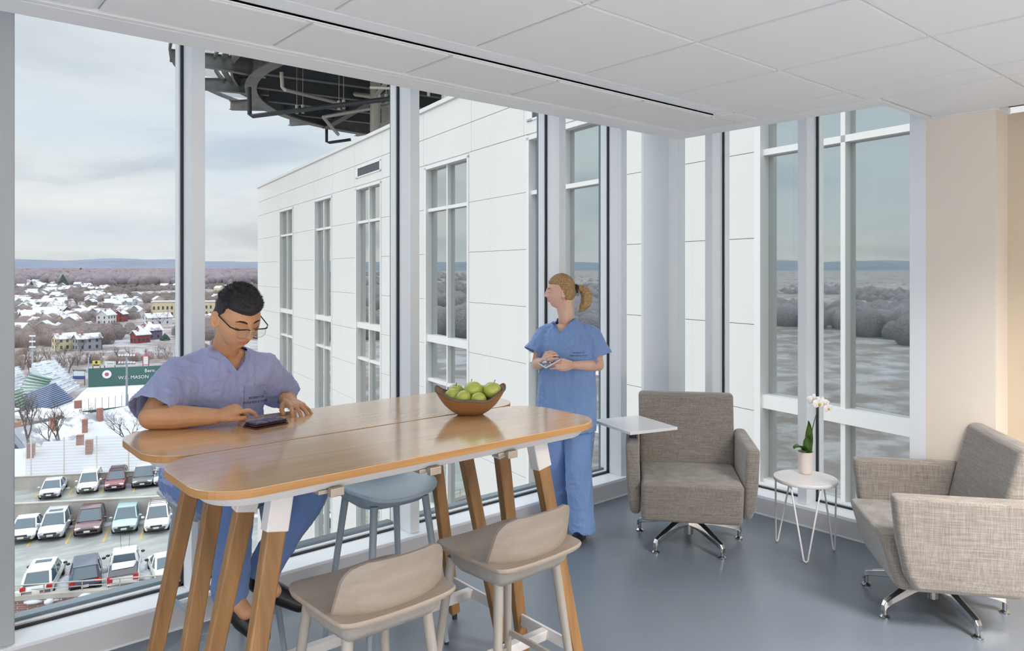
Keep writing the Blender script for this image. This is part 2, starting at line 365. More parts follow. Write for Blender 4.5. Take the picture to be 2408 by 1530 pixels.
bld = thing('white_building', 'white panelled hospital wing with tall green-tinted windows across the gap', 'building', fp(18, 0, -34))
WINS = [(30.35, 32.68), (25.08, 27.24), (20.30, 22.56), (14.76, 17.18), (9.78, 12.27), (4.12, 6.62)]
ZB = -34
b = B(); SE = 37.2
cuts = [-.8]+sorted([v for a in WINS for v in a])+[SE]
for i in range(0, len(cuts), 2): fbox(b, cuts[i], cuts[i+1], .03, .6, ZB, 5.85)
for a, c in WINS: fbox(b, a, c, .03, .6, 4.36, 5.85); fbox(b, a, c, .03, .6, ZB, -30)
fbox(b, -.8, SE, .5, 22, ZB, 5.6)
g = .0045
zj = [-34+0]+[4.43-1.13*k for k in range(33, -1, -1)]
for i in range(0, len(cuts), 2):
    a, c = cuts[i], cuts[i+1]
    for z0, z1 in zip(zj[1:-1], zj[2:]): fbox(b, a+g, c-g, 0, .05, z0+g, z1-g)
vj = [-.8, 2.2, 6.75, 9.65, 12.4, 14.65, 17.3, 20.2, 22.7, 25.0, 27.35, 30.2, 32.8, SE]
for a, c in zip(vj[:-1], vj[1:]):
    fbox(b, a+g, c-g, 0, .05, 4.44, 5.09); fbox(b, a+g, c-g, 0, .05, 5.105, 5.80)
fbox(b, -.85, SE+.06, -.05, .55, 5.80, 5.90)
b.obj('wall', panel_m, bld)
for a, c in WINS:
    m_ = (a+c)/2; f = B()
    fbox(f, a, a+.06, -.03, .25, -30, 4.36); fbox(f, c-.10, c, -.03, .25, -30, 4.36); fbox(f, m_-.03, m_+.03, .03, .25, -30, 4.36); fbox(f, a, c, -.03, .25, 4.31, 4.40)
    panes = []
    for k in range(-1, 8):
        z = -4.27*k
        if k >= 0:
            fbox(f, a, c, .03, .25, 3.24+z, 3.32+z); fbox(f, a, c, .01, .25, -.035+z, .14+z)
            panes += [(.14+z, 3.24+z), (-1.03+z+.08 if k < 7 else -30, -.035+z)]
    panes.append((3.32, 4.31))
    w_ = f.obj('window', mat('white_frame_far', (222, 222, 221), .5) if 'white_frame_far' not in MATS else MATS['white_frame_far'], bld)
    g_ = B()
    for z0, z1 in panes:
        if z1 <= -30: continue
        fbox(g_, a+.06, m_-.03, .13, .15, max(z0, -30), z1); fbox(g_, m_+.03, c-.10, .13, .15, max(z0, -30), z1)
    g_.obj('pane', fglass, w_)
for a, c in (WINS[2], WINS[4]):
    f = B(); fbox(f, a, c, -.02, .04, 4.97, 5.03); fbox(f, a, c, -.02, .04, 4.68, 4.72); fbox(f, a, a+.12, -.02, .04, 4.68, 5.0); fbox(f, c-.2, c, -.02, .04, 4.68, 5.0)
    v = f.obj('vent', MATS['white_frame_far'], bld); h = B(); fbox(h, a+.12, c-.2, -.005, .045, 4.72, 4.97); h.obj('louvre', mat('dark_louvre', (70, 78, 84), .6) if 'dark_louvre' not in MATS else MATS['dark_louvre'], v)
# low roof with louvred plant screen at the foot of the white wall
ls = thing('plant_screen', 'low white louvred screen on the roof at the foot of the white wall', 'screen', fp(14.5, -3, -9))
b = B(); cm = MATS['white_frame_far']
for k in range(16): 
    z = -8.8+k*.22; b.add([fp(13.2, -2.2, z), fp(17.5, -2.2, z), fp(17.5, -2.05, z+.17), fp(13.2, -2.05, z+.17), fp(13.2, -2.25, z-.02), fp(17.5, -2.25, z-.02), fp(17.5, -2.1, z+.15), fp(13.2, -2.1, z+.15)], [(0, 1, 2, 3), (4, 7, 6, 5), (0, 4, 5, 1), (3, 2, 6, 7), (0, 3, 7, 4), (1, 5, 6, 2)])
b.obj('slats', cm, ls); b = B()
for s in (13.2, 14.7, 16.2, 17.5): fbox(b, s-.05, s+.05, -2.3, -2.0, -10, -5.2)
fbox(b, 13.1, 17.6, -2.35, -1.95, -5.3, -5.1); b.obj('frame', cm, ls)
b = B(); fbox(b, 8, 24, -5, 0, -10.4, -10); tag(b.obj('lower_roof', mat('roof_membrane', (190, 192, 194), .8)), 'pale flat lower roof between the two wings', 'roof')
# ================================================================== HELIPAD above the white building
steel = mat('galvanised_steel', (112, 112, 110), .55, metal=.25, var=(1.5, (86, 87, 86), (1, 1, 1), .4, .65))
dsteel = mat('dark_deck_steel', (62, 67, 71), .6, metal=.2, var=(.4, (74, 74, 73), (1, 1, 1), .4, .65))
pipe_m = mat('pale_pipe', (176, 172, 160), .45, metal=.3)
dpipe = mat('dark_pipe', (52, 56, 58), .4, metal=.3)
HC = Vector((21.8, 28.6, 0)); HZ = 10.35
net = bpy.data.materials.new('safety_net'); net.use_nodes = True; N, L = NT(net.node_tree)
tcn = nd(N, 'ShaderNodeTexCoord'); wv = nd(N, 'ShaderNodeTexWave', inp={'Scale': 6.0, 'Distortion': .0}); L.new(tcn.outputs['Object'], wv.inputs['Vector'])
wv.bands_direction = 'DIAGONAL'
df = nd(N, 'ShaderNodeBsdfDiffuse'); df.inputs[0].default_value = (.42, .43, .45, 1); tr = nd(N, 'ShaderNodeBsdfTransparent')
mx = nd(N, 'ShaderNodeMixShader'); L.new(ramp(N, L, wv.outputs[1], [(.45, (.12,)*3), (.6, (.72,)*3)]), mx.inputs[0]); L.new(tr.outputs[0], mx.inputs[1]); L.new(df.outputs[0], mx.inputs[2]); oo = nd(N, 'ShaderNodeOutputMaterial'); L.new(mx.outputs[0], oo.inputs[0])
hp = thing('helipad', 'round grey steel rooftop landing platform raised above the white building', 'helipad', (HC.x, HC.y, 5.6))
def arc(r, z, a0=0, a1=2*PI, n=72): return [Vector((HC.x+r*math.cos(a0+(a1-a0)*k/n), HC.y+r*math.sin(a0+(a1-a0)*k/n), z)) for k in range(n+1)]
def ringbox(b, r0, r1, z0, z1, n=72):
    a = arc(r0, z0, n=n); c = arc(r1, z0, n=n); d = arc(r1, z1, n=n); e_ = arc(r0, z1, n=n)
    for k in range(n): b.add([a[k], c[k], d[k], e_[k], a[k+1], c[k+1], d[k+1], e_[k+1]], [(0, 1, 5, 4), (1, 2, 6, 5), (2, 3, 7, 6), (3, 0, 4, 7)])
b = B(); b.add(arc(11.0, HZ+.55)[:-1]+arc(11.0, HZ+.75)[:-1], [tuple(range(72)), tuple(range(143, 71, -1))]+[(k, (k+1) % 72, 72+(k+1) % 72, 72+k) for k in range(72)]); b.obj('deck', dsteel, hp)
b = B(); ringbox(b, 10.1, 10.2, HZ-.45, HZ+.55); ringbox(b, 9.9, 10.4, HZ-.5, HZ-.44); b.obj('ring_beam', steel, hp)
b = B(); ringbox(b, 10.9, 11.0, HZ+.1, HZ+.8); ringbox(b, 11.2, 11.4, HZ+.3, HZ+.45); ringbox(b, 11.6, 11.7, HZ+.3, HZ+.5); b.obj('rim_channel', steel, hp)
b = B(); ringbox(b, 13.3, 13.4, HZ+.5, HZ+.68); b.obj('outer_rail', steel, hp)
NB = 18
for k in range(NB):
    a = 2*PI*k/NB+.1; u = Vector((math.cos(a), math.sin(a), 0)); p = HC+u*9.6; q = HC+u*13.35
    b = B(); b.bar(p+Vector((0, 0, HZ+.12)), q+Vector((0, 0, HZ+.22)), .05, .75, h1=.45)
    for dz, e2 in ((-.25, -.0), (.5, .45)): b.bar(p+Vector((0, 0, HZ+dz)), q+Vector((0, 0, HZ+e2)), .28, .03)
    b.obj('outrigger', steel, hp)
b = B()
for k in range(NB):
    a = 2*PI*k/NB+.1; c = a+2*PI/NB
    b.loft([arc(11.75, HZ+.40, a+.03, c-.03, 6), arc(13.25, HZ+.60, a+.03, c-.03, 6)], cap=False, closed=False)
b.obj('safety_net', net, hp)
b = B()
for k in range(NB):
    a = 2*PI*(k+.5)/NB+.1; u = Vector((math.cos(a), math.sin(a), 0)); b.tube([HC+u*10.9+Vector((0, 0, HZ+.42)), HC+u*13.35+Vector((0, 0, HZ+.6))], .04, 6)
b.obj('net_strut', steel, hp)
for off in (-7.5, -5, -2.5, 0, 2.5, 5, 7.5):
    u = FT; v = FN; l = math.sqrt(max(0, 10.1**2-off*off)); b = B()
    p = HC+u*off-v*l; q = HC+u*off+v*l
    b.bar(p+Vector((0, 0, HZ+.1)), q+Vector((0, 0, HZ+.1)), .05, .8); b.bar(p+Vector((0, 0, HZ-.3)), q+Vector((0, 0, HZ-.3)), .32, .04); b.obj('girder', dsteel, hp)
for off in (-4.5, 3.5):
    u = FN; v = FT; l = math.sqrt(10.1**2-off*off); p = HC+u*off-v*l; q = HC+u*off+v*l
    b = B(); b.bar(p+Vector((0, 0, HZ-.1)), q+Vector((0, 0, HZ-.1)), .06, .9); b.bar(p+Vector((0, 0, HZ-.55)), q+Vector((0, 0, HZ-.55)), .36, .05); b.obj('main_beam', dsteel, hp)
for (s, o) in ((29.5, 3.2), (22.5, 3.2), (29.5, 13), (22.5, 13)):
    p = fp(s, o, 5.5); b = B(); b.tube([p, p+Vector((0, 0, HZ-.55-5.5))], .22, 14)
    for t_ in (-1, 1): b.tube([p+Vector((0, 0, 3.6)), p+FT*2.6*t_+Vector((0, 0, HZ-.6-5.5))], .1, 8)
    b.obj('column', pipe_m, hp)
def P3(l): return [at(*q) for q in l]
b = B(); b.tube(P3([(586, 205, 31.5), (587, 268, 31.5), (595, 273, 31.4), (925, 231, 28)]), .10, 8); b.obj('pipe', dpipe, hp)
b = B(); b.tube(P3([(662, 170, 29.5), (664, 205, 29.5), (670, 211, 29.5), (800, 243, 33)]), .08, 8); b.obj('pipe', pipe_m, hp)
b = B(); b.tube(P3([(768, 298, 43), (768, 333, 43), (775, 335, 43), (825, 328, 43)]), .09, 8); b.obj('pipe', dpipe, hp)
b = B(); b.tube(P3([(760, 275, 33), (925, 246, 31)]), .08, 8); b.tube(P3([(760, 275, 33), (795, 316, 36)]), .08, 8); b.obj('brace', pipe_m, hp)
b = B(); b.tube(P3([(870, 206, 26), (925, 208, 26)]), .05, 6); b.obj('hanger_bar', pipe_m, hp)
for (x, y, d) in ((698, 256, 30.5), (712, 255, 30.4), (797, 246, 29.4), (808, 244, 29.4), (893, 233, 28.5), (908, 231, 28.4)):
    b = B(); p = at(x, y, d); b.tube([p-Vector((0, 0, .2)), p+Vector((0, 0, .15))], .07, 8); b.tube([p+Vector((0, 0, .1)), Vector((p.x, p.y, HZ+.4))], .012, 5); b.obj('pipe_hanger', pipe_m, hp)
for (x, y) in ((1020, 226), (1060, 230)):
    b = B(); p = at(x-12, y, 27); b.tube([p, p+Vector((0, 0, 1.2))], .06, 6); b.obj('pipe_hanger', pipe_m, hp)
dk = thing('roof_duct', 'pale sheet metal exhaust duct under the landing platform', 'duct', fp(31, 4, 5.5))
p = fp(30.6, 4.6, 5.5); b = B(); b.obox(p+Vector((0, 0, 1.4)), (1.2, 1.3, 2.8), rz(TH)); b.obox(p+Vector((0, 0, 3.2))-FN*.0, (.9, 1.1, 1.0), rz(TH)); b.obj('duct_body', mat('duct_metal', (176, 172, 162), .5, metal=.2), dk)
# ================================================================== PARKING GARAGE
GZ = -18.8; asphalt = mat('wet_concrete_deck', (134, 139, 138), .35, var=(.35, (164, 166, 164), (1, 2.5, 1), .42, .66), bump=(3, .2, (1, 1, 1), .02))
conc = mat('garage_concrete', (186, 182, 175), .85, var=(.7, (168, 163, 156), (1, 1, .5), .4, .7))
snow = mat('snow', (204, 207, 214), .8, bump=(2.5, .8, (1, 1, 1), .06))
yel = mat('yellow_line_paint', (198, 158, 62), .6)
brick = bpy.data.materials.new('brick'); brick.use_nodes = True; N, L = NT(brick.node_tree)
bt = nd(N, 'ShaderNodeTexBrick', inp={'Scale': 1.0, 'Color1': (*s2l((150, 112, 104)), 1), 'Color2': (*s2l((128, 92, 86)), 1), 'Mortar': (*s2l((178, 160, 152)), 1), 'Mortar Size': .012, 'Brick Width': .42, 'Row Height': .14})
tcn = nd(N, 'ShaderNodeTexCoord'); spx = nd(N, 'ShaderNodeSeparateXYZ'); L.new(tcn.outputs['Object'], spx.inputs[0]); cbx = nd(N, 'ShaderNodeCombineXYZ')
L.new(mth(N, L, 'ADD', spx.outputs[0], spx.outputs[1]), cbx.inputs[0]); L.new(spx.outputs[2], cbx.inputs[1]); L.new(cbx.outputs[0], bt.inputs['Vector'])
pb = nd(N, 'ShaderNodeBsdfPrincipled', inp={'Roughness': .85}); L.new(bt.outputs[0], pb.inputs['Base Color']); oo = nd(N, 'ShaderNodeOutputMaterial'); L.new(pb.outputs[0], oo.inputs[0])
RA = math.radians(-30); RU = Vector((math.cos(RA), math.sin(RA), 0)); CAR = math.radians(71.5); CU = Vector((math.cos(CAR), math.sin(CAR), 0))
VV = Vector((-RU.y, RU.x, 0))      # across the rows, away from us
gp0 = onz(36, 1408, GZ)            # a point on the front parapet line
def gw(u, v, z): return Vector((gp0.x, gp0.y, 0))+RU*u+VV*v+Vector((0, 0, z))
def gbox(b, u0, u1, v0, v1, z0, z1):
    return b.add([gw(u0, v0, z0), gw(u1, v0, z0), gw(u1, v1, z0), gw(u0, v1, z0), gw(u0, v0, z1), gw(u1, v0, z1), gw(u1, v1, z1), gw(u0, v1, z1)], [(0, 3, 2, 1), (4, 5, 6, 7), (0, 1, 5, 4), (1, 2, 6, 5), (2, 3, 7, 6), (3, 0, 4, 7)])
def vof(p): return (Vector((p.x, p.y, 0))-Vector((gp0.x, gp0.y, 0))).dot(VV)
def uof(p): return (Vector((p.x, p.y, 0))-Vector((gp0.x, gp0.y, 0))).dot(RU)
VW = vof(onz(36, 1243, GZ)); GZ1 = -19.9; VB = vof(onz(200, 1160, GZ1))
gar = thing('parking_garage', 'concrete parking garage roof decks full of parked cars seen far below', 'parking garage', gw(0, 8, -36))
b = B(); gbox(b, -30, 17.5, -.3, VW, GZ-.4, GZ); b.obj('lower_deck', asphalt, gar)
b = B(); gbox(b, -30, 40, VW, VW+15.9, GZ1-.4, GZ1); b.obj('upper_deck', asphalt, gar)
b = B(); gbox(b, -30, 17.8, VW, VW+.25, GZ1, GZ+1.9); gbox(b, -30, 17.85, VW-.03, VW+.3, GZ+1.9, GZ+2.0); gbox(b, 17.5, 17.8, -.3, VW, GZ1, GZ+1.2); b.obj('divider_wall', conc, gar)
b = B(); gbox(b, -30, 40, VW+15.6, VW+15.9, GZ1-.4, GZ1+1.25); gbox(b, -30, 40, VW+15.55, VW+15.95, GZ1+1.25, GZ1+1.33); gbox(b, 7.6, 9.0, VW+14.9, VW+15.6, GZ1, GZ1+1.2); b.obj('parapet', conc, gar)
b = B(); gbox(b, -30, 17.8, -.55, -.25, -36, GZ+.12); b.obj('front_wall', brick, gar)
b = B(); gbox(b, -30, 17.8, -.65, -.2, GZ+.12, GZ+.42); b.obj('coping', conc, gar)
b = B(); b.tube([gw(-30, -.42, GZ+1.0), gw(17.8, -.42, GZ+1.0)], .05, 6); b.tube([gw(-30, -.42, GZ+.7), gw(17.8, -.42, GZ+.7)], .035, 6)
for k in range(22): b.tube([gw(-29+2.2*k, -.42, GZ+.4), gw(-29+2.2*k, -.42, GZ+1.0)], .035, 6)
b.obj('railing', conc, gar)
b = B()
def line(p, q, w=.12, z=GZ):
    p = Vector((p.x, p.y, z+.008)); q = Vector((q.x, q.y, z+.008)); b.bar(p, q, w, .012)
p0 = onz(154, 1279.6, GZ)
for k in range(-3, 5): q = Vector((p0.x, p0.y, 0))+RU*2.62*k; line(q, q+CU*5.0)
p1_ = onz(237, 1162, GZ1)
for k in range(-4, 6): q = Vector((p1_.x, p1_.y, 0))+RU*2.9*k; line(q, q+CU*4.6, z=GZ1)
p2_ = onz(40, 1400, GZ)
for k in range(-3, 5): q = Vector((p2_.x, p2_.y, 0))+RU*2.75*k; line(q+CU*.2, q+CU*4.4)
q = onz(256, 1174, GZ1); r_ = onz(292, 1171, GZ1); line(q, r_, .22, GZ1); b.add([Vector((*(q+CU*.45).xy, GZ1+.01)), Vector((*(q-CU*.45).xy, GZ1+.01)), Vector((*(q-RU*1.0).xy, GZ1+.01))], [(0, 1, 2)])
b.obj('line_marking', yel, gar)
# snow lying on the decks: one mass
random.seed(4)
b = B()
def heap(p, n, sx, sy, h, ang=RA):
    for k in range(n):
        o = Vector((random.gauss(0, sx), random.gauss(0, sy), 0)); o.rotate(Matrix.Rotation(ang, 3, 'Z')); r = random.uniform(.2, .55)
        b.ell(Vector((p.x, p.y, p.z))+o, (r*1.3, r, h*random.uniform(.5, 1.2)), rz(random.random()*3), 9, 5)
for (X_, Y_, n, sx, sy, h) in ((150, 1375, 30, .45, 1.6, .22), (240, 1370, 46, .5, 1.9, .25), (338, 1345, 40, .6, 1.5, .35), (232, 1395, 12, .4, .5, .3), (130, 1400, 18, .4, .6, .2)): heap(onz(X_, Y_, GZ), n, sx, sy, h, CAR)
for u in np.arange(-8, 16, .45): heap(gw(u, VW-.25, GZ), 1, .2, .05, .16)
for u in np.arange(-8, 24, .5): heap(gw(u, VW+15.4, GZ1), 1, .2, .08, .16)
tag(b.obj('snow_heaps', snow, smooth=180), 'ploughed snow lying between the parked cars and along the garage walls', 'snow', kind='stuff')
# ---- mast light and fence on the upper deck
lp = thing('garage_lamp_post', 'tall white square lamp post standing at the garage divider wall', 'lamp post', gw(uof(onz(97, 1185, GZ)), VW-.3, GZ))
q = basis(lp).translation; b = B(); b.bar(q, q+Vector((0, 0, 9.2)), .16, .16); b.obj('pole', mat('pole_paint', (214, 212, 206), .5), lp)
b = B(); b.obox(q+Vector((-.7, -.2, 9.0)), (1.3, .6, .12), rz(.4)@Matrix.Rotation(.5, 3, 'Y')); b.obox(q+Vector((.5, .6, 9.3)), (1.2, .6, .12), rz(.4)@Matrix.Rotation(-.2, 3, 'Y')); b.obj('lamp_head', snow, lp)
b = B(); b.obox(q+Vector((0, -.12, 1.2)), (.42, .3, 2.0), rz(RA)); b.obj('junction_box', mat('grey_box', (120, 118, 116), .6), lp)
b = B(); b.obox(q+Vector((0, -.3, .9)), (.26, .1, .4), rz(RA)); b.obj('call_button', mat('red_box', (130, 40, 40), .5), lp)
fn = thing('mesh_fence', 'tall pale mesh fence with white posts along the back parapet of the garage', 'fence', gw(5, VW+15.75, GZ1))
fm = bpy.data.materials.new('fence_mesh'); fm.use_nodes = True; N, L = NT(fm.node_tree); tcn = nd(N, 'ShaderNodeTexCoord'); sx_ = nd(N, 'ShaderNodeSeparateXYZ'); L.new(tcn.outputs['Object'], sx_.inputs[0])
fr_ = mth(N, L, 'FRACT', mth(N, L, 'MULTIPLY', sx_.outputs[2], 3.4)); df = nd(N, 'ShaderNodeBsdfDiffuse'); df.inputs[0].default_value = (.5, .5, .5, 1); tr = nd(N, 'ShaderNodeBsdfTransparent'); mx = nd(N, 'ShaderNodeMixShader')
L.new(ramp(N, L, fr_, [(.0, (.42,)*3), (.08, (.42,)*3), (.12, (.12,)*3)], 'CONSTANT'), mx.inputs[0]); L.new(tr.outputs[0], mx.inputs[1]); L.new(df.outputs[0], mx.inputs[2]); oo = nd(N, 'ShaderNodeOutputMaterial'); L.new(mx.outputs[0], oo.inputs[0])
b = B(); gbox(b, -12, 30, VW+15.72, VW+15.74, GZ1+1.3, GZ1+5.0); b.obj('mesh', fm, fn)
for k in range(14):
    u = -11.5+3.0*k; b = B(); gbox(b, u-.05, u+.05, VW+15.68, VW+15.78, GZ1+0, GZ1+5.05); b.obj('post', MATS['pole_paint'], fn)
# ---- cars: one shaped body per kind
chrome = mat('car_trim', (60, 62, 66), .35); tyre = mat('tyre', (30, 30, 32), .8); rim = mat('wheel_rim', (150, 152, 156), .3, metal=.6)
cglass = mat('car_glass', (72, 92, 104), .06, spec=.8); red = mat('tail_light', (190, 34, 40), .25); lampm = mat('head_light', (225, 228, 230), .15); plate = mat('number_plate', (226, 224, 214), .5)
def car(label, p, heading, paint, kind='suv', front=True, wdt=1.85, lng=4.5, hgt=1.68, extra=(), roofp=None):
    """heading: direction of the bonnet; p: ground centre. body rings from front (+x) to rear (-x)"""
    t = thing('car', label, 'car', p, heading, group=None); t['category'] = 'pickup truck' if kind == 'pickup' else 'car'
    L_, W_, H_ = lng/2, wdt/2, hgt
    belt = {'suv': .98, 'sedan': .88, 'wagon': .92, 'van': .95, 'pickup': 1.08}[kind]
    def sect(x, wb, zt, zb=.28, wt=None):
        wt = wt or wb*.93
        return [(x, -wb*.92, zb), (x, -wb, zb+.22), (x, -wb, zt-.22), (x, -wt, zt-.04), (x, -wt*.6, zt), (x, wt*.6, zt), (x, wt, zt-.04), (x, wb, zt-.22), (x, wb, zb+.22), (x, wb*.92, zb)]
    hood = belt-.08
    rear_t = belt if kind != 'sedan' else belt+.04
    prof = [(L_, .72, .62), (L_-.08, .86, .74), (L_-.35, .96, hood-.12), (L_-.7, 1, hood-.03), (L_-1.15, 1, hood+.04), (0, 1, belt), (-L_+.9, 1, rear_t), (-L_+.25, .98, rear_t), (-L_+.05, .93, rear_t-.14), (-L_, .85, rear_t-.4)]
    b = B(); b.loft([sect(x, W_*w_, z, .30 if 0 < i < 9 else .36) for i, (x, w_, z) in enumerate(prof)])
    b.obj('body', paint, t, world=False, smooth=50)
    # greenhouse
    fx = L_-1.15; bx = {'suv': -L_+.12, 'wagon': -L_+.15, 'van': -L_+.08, 'sedan': -L_+1.0, 'pickup': -L_+2.0}[kind]
    rf0 = fx-.75; rf1 = bx+{'suv': .42, 'wagon': .5, 'van': .25, 'sedan': .75, 'pickup': .15}[kind]
    gh = B(); wb, wr = W_*.93, W_*.76
    low = [(fx, -wb*.92), (rf0, -wb), (rf1, -wb), (bx, -wb*.9), (bx, wb*.9), (rf1, wb), (rf0, wb), (fx, wb*.92)]
    top = [(rf0+.05, -wr*.92), (rf0-.1, -wr), (rf1+.1, -wr), (rf1, -wr*.94), (rf1, wr*.94), (rf1+.1, wr), (rf0-.1, wr), (rf0+.05, wr*.92)]
    gh.loft([[(x, y, belt-.02) for x, y in low], [(x, y, H_-.07) for x, y in top]]); gh.obj('windows', cglass, t, world=False)
    rb = B(); rb.loft([[(x, y, H_-.10) for x, y in top], [(x*1.0, y*.98, H_-.02) for x, y in top], [(x*.96+.0, y*.86, H_) for x, y in top]]); rb.obj('roof', roofp or paint, t, world=False, smooth=40)
    pl = B()
    for s in (-1, 1):
        pl.bar((fx, s*wb*.92, belt-.02), (rf0+.05, s*wr*.92, H_-.06), .09, .06); pl.bar((bx, s*wb*.9, belt-.02), (rf1, s*wr*.94, H_-.06), .14, .07); pl.bar(((fx+bx)/2-.1, s*wb, belt-.02), ((rf0+rf1)/2, s*wr, H_-.06), .09, .05)
    pl.obj('pillars', paint, t, world=False)
    for s in (-1, 1):
        m_ = B(); m_.ell((fx-.25, s*(W_+.12), belt+.06), (.09, .14, .09), None, 10, 6); m_.obj('mirror', chrome if kind in ('pickup',) or not front else paint, t, world=False, smooth=180)
        for x in (L_-.85, -L_+.85):
            w2 = B(); R_ = Matrix.Rotation(PI/2, 3, 'X'); w2.lathe([(.05, -.1), (.30, -.1), (.34, -.07), (.34, .07), (.30, .1), (.05, .1)], 20, (x, s*(W_-.1), .34), R_); wo_ = w2.obj('wheel', tyre, t, world=False, smooth=40)
            w2 = B(); w2.lathe([(.05, -.108), (.2, -.108), (.21, -.1), (.21, .1), (.2, .108), (.05, .108)], 12, (x, s*(W_-.1), .34), R_); w2.obj('hub_cap', rim, wo_, world=False)
    lb = B()
    for s in (-1, 1): lb.obox((L_-.13, s*W_*.66, hood-.20), (.2, .42, .13), rz(-s*.35))
    lb.obj('headlight', lampm, t, world=False, bevel=.03)
    gb = B(); gb.obox((L_-.0, 0, .62), (.06, W_*.9, .14)); gb.obox((L_+.0, 0, .40), (.08, W_*1.3, .13)); gb.obj('grille', chrome, t, world=False)
    tb_ = B()
    for s in (-1, 1):
        tb_.obox((-L_+.06, s*W_*.78, rear_t-.17), (.16, .3, .2 if kind != 'pickup' else .36), rz(s*.15))
        if 'vlamp' in extra: tb_.bar((-L_+.1, s*W_*.86, rear_t-.1), (rf1-.1, s*wr*.99, H_-.22), .08, .08)
    tb_.obj('tail_light', red, t, world=False)
    pb_ = B(); pb_.obox((L_+.035, 0, .50), (.03, .42, .14)); pb_.obox((-L_-.01, 0, rear_t-.42), (.03, .42, .16)); pb_.obj('number_plate', plate, t, world=False)
    if 'rack' in extra:
        r2 = B()
        for s in (-1, 1): r2.tube([(rf0-.2, s*wr*.86, H_), (rf0-.3, s*wr*.86, H_+.09), (rf1+.3, s*wr*.86, H_+.09), (rf1+.2, s*wr*.86, H_)], .025, 6)
        for k in range(5): x = rf1+.4+(rf0-rf1-.8)*k/4; r2.tube([(x, -wr*.86, H_+.09), (x, wr*.86, H_+.09)], .02, 6)
        r2.obj('roof_rack', chrome, t, world=False)
    if 'sunroof' in extra: r2 = B(); r2.obox((rf0-.55, 0, H_+.005), (.5, wr*1.3, .02)); r2.obj('sunroof', cglass, t, world=False)
    if kind == 'pickup':
        r2 = B(); r2.loft([[(bx-.05, -W_*.9, belt+.03), (-L_+.05, -W_*.9, belt+.02), (-L_+.05, W_*.9, belt+.02), (bx-.05, W_*.9, belt+.03)], [(bx-.1, -W_*.8, belt+.16), (-L_+.15, -W_*.85, belt+.05), (-L_+.15, W_*.85, belt+.05), (bx-.1, W_*.8, belt+.16)]]); r2.obj('bed_cover', chrome, t, world=False)
        r2 = B(); r2.loft([[(bx-.1, -W_*.78, belt+.15), (-L_+1.0, -W_*.6, belt+.13), (-L_+.9, W_*.7, belt+.12), (bx-.1, W_*.78, belt+.15)], [(bx-.15, -W_*.7, belt+.24), (-L_+1.1, -W_*.5, belt+.2), (-L_+1.0, W_*.6, belt+.2), (bx-.15, W_*.7, belt+.24)]]); r2.obj('snow_layer', snow, t, world=False)
        for s in (-1, 1): r2 = B(); r2.tube([(rf0-.3, s*.25, H_), (rf0-.5, s*.27, H_+1.0)], .012, 5); r2.obj('aerial', chrome, t, world=False)
    return t
def paint(n, c, r=.28): return mat('car_paint_'+n, c, r, spec=.6, coat=.4)
pw, ps, pm_, pt, pg, pn, pr, pgr = paint('white', (232, 232, 232)), paint('silver', (198, 200, 208)), paint('maroon', (92, 60, 68)), paint('teal', (158, 186, 190)), paint('dark_grey', (88, 92, 98)), paint('navy', (58, 68, 92)), paint('red', (126, 62, 72)), paint('pearl', (222, 220, 214))
def park(X_, Y_, z, dx, lng):   # pixel of the bumper nearest us, then shift back half a car
    p = onz(X_, Y_, z); p = Vector((p.x, p.y, z))+CU*(lng/2); return p
HB = CAR+PI
car('white sedan cut by the left window edge in the middle row', park(48, 1280, GZ, 0, 4.6), HB, pw, 'sedan', hgt=1.45, lng=4.6)
car('silver suv with a sunroof, leftmost whole car of the middle row', park(117, 1274, GZ, 0, 4.5), HB, ps, 'suv', extra=('sunroof',))
car('dark maroon suv with silver roof rails in the middle row', park(204, 1264, GZ, 0, 4.8), HB, pm_, 'suv', wdt=1.95, lng=4.9, hgt=1.75, extra=('rack0',))
car('pale teal hatchback suv in the middle row of the garage', park(291, 1258, GZ, 0, 4.5), HB, pt, 'suv', hgt=1.66)
car('white minivan with a roof rack at the right of the middle row', park(367, 1255, GZ, 0, 4.7), HB, pw, 'van', hgt=1.7, lng=4.8, extra=('rack',))
car('silver white sedan parked behind the lamp post in the far row', park(114, 1176, GZ1, 0, 4.8), HB, ps, 'sedan', hgt=1.45, lng=4.8)
car('white suv parked beside the concrete block in the far row', park(203, 1163, GZ1, 0, 4.7), HB, pgr, 'suv', hgt=1.72, lng=4.7)
car('red suv with roof rack in the far row', park(268, 1157, GZ1, 0, 4.6), HB, pr, 'suv', hgt=1.68, roofp=pm_, extra=('rack',))
car('dark grey truck facing us in the far row', park(334, 1149, GZ1, 0, 5.0), HB, pg, 'suv', wdt=2.0, hgt=1.85, lng=5.0, roofp=ps)
car('small silver car half hidden by the table in the far row', park(382, 1144, GZ1, 0, 4.2), HB, ps, 'sedan', hgt=1.45, lng=4.2)
car('white wagon with black rear window in the near row', park(84, 1411, GZ, 0, 4.8), CAR, pw, 'wagon', front=False, hgt=1.6, lng=4.8, extra=('sunroof',))
car('dark blue suv with tall red tail lights in the near row', park(188, 1400, GZ, 0, 4.6), CAR+.12, pn, 'suv', front=False, hgt=1.66, lng=4.6, extra=('vlamp',))
car('white pickup truck with a snowy bed cover in the near row', park(282, 1394, GZ, 0, 5.4), CAR+.06, pw, 'pickup', front=False, wdt=1.9, hgt=1.78, lng=5.4)
car('pale sedan half hidden by the window sill in the near row', park(384, 1383, GZ, 0, 4.6), CAR+.2, pgr, 'sedan', front=False, hgt=1.45, lng=4.6)
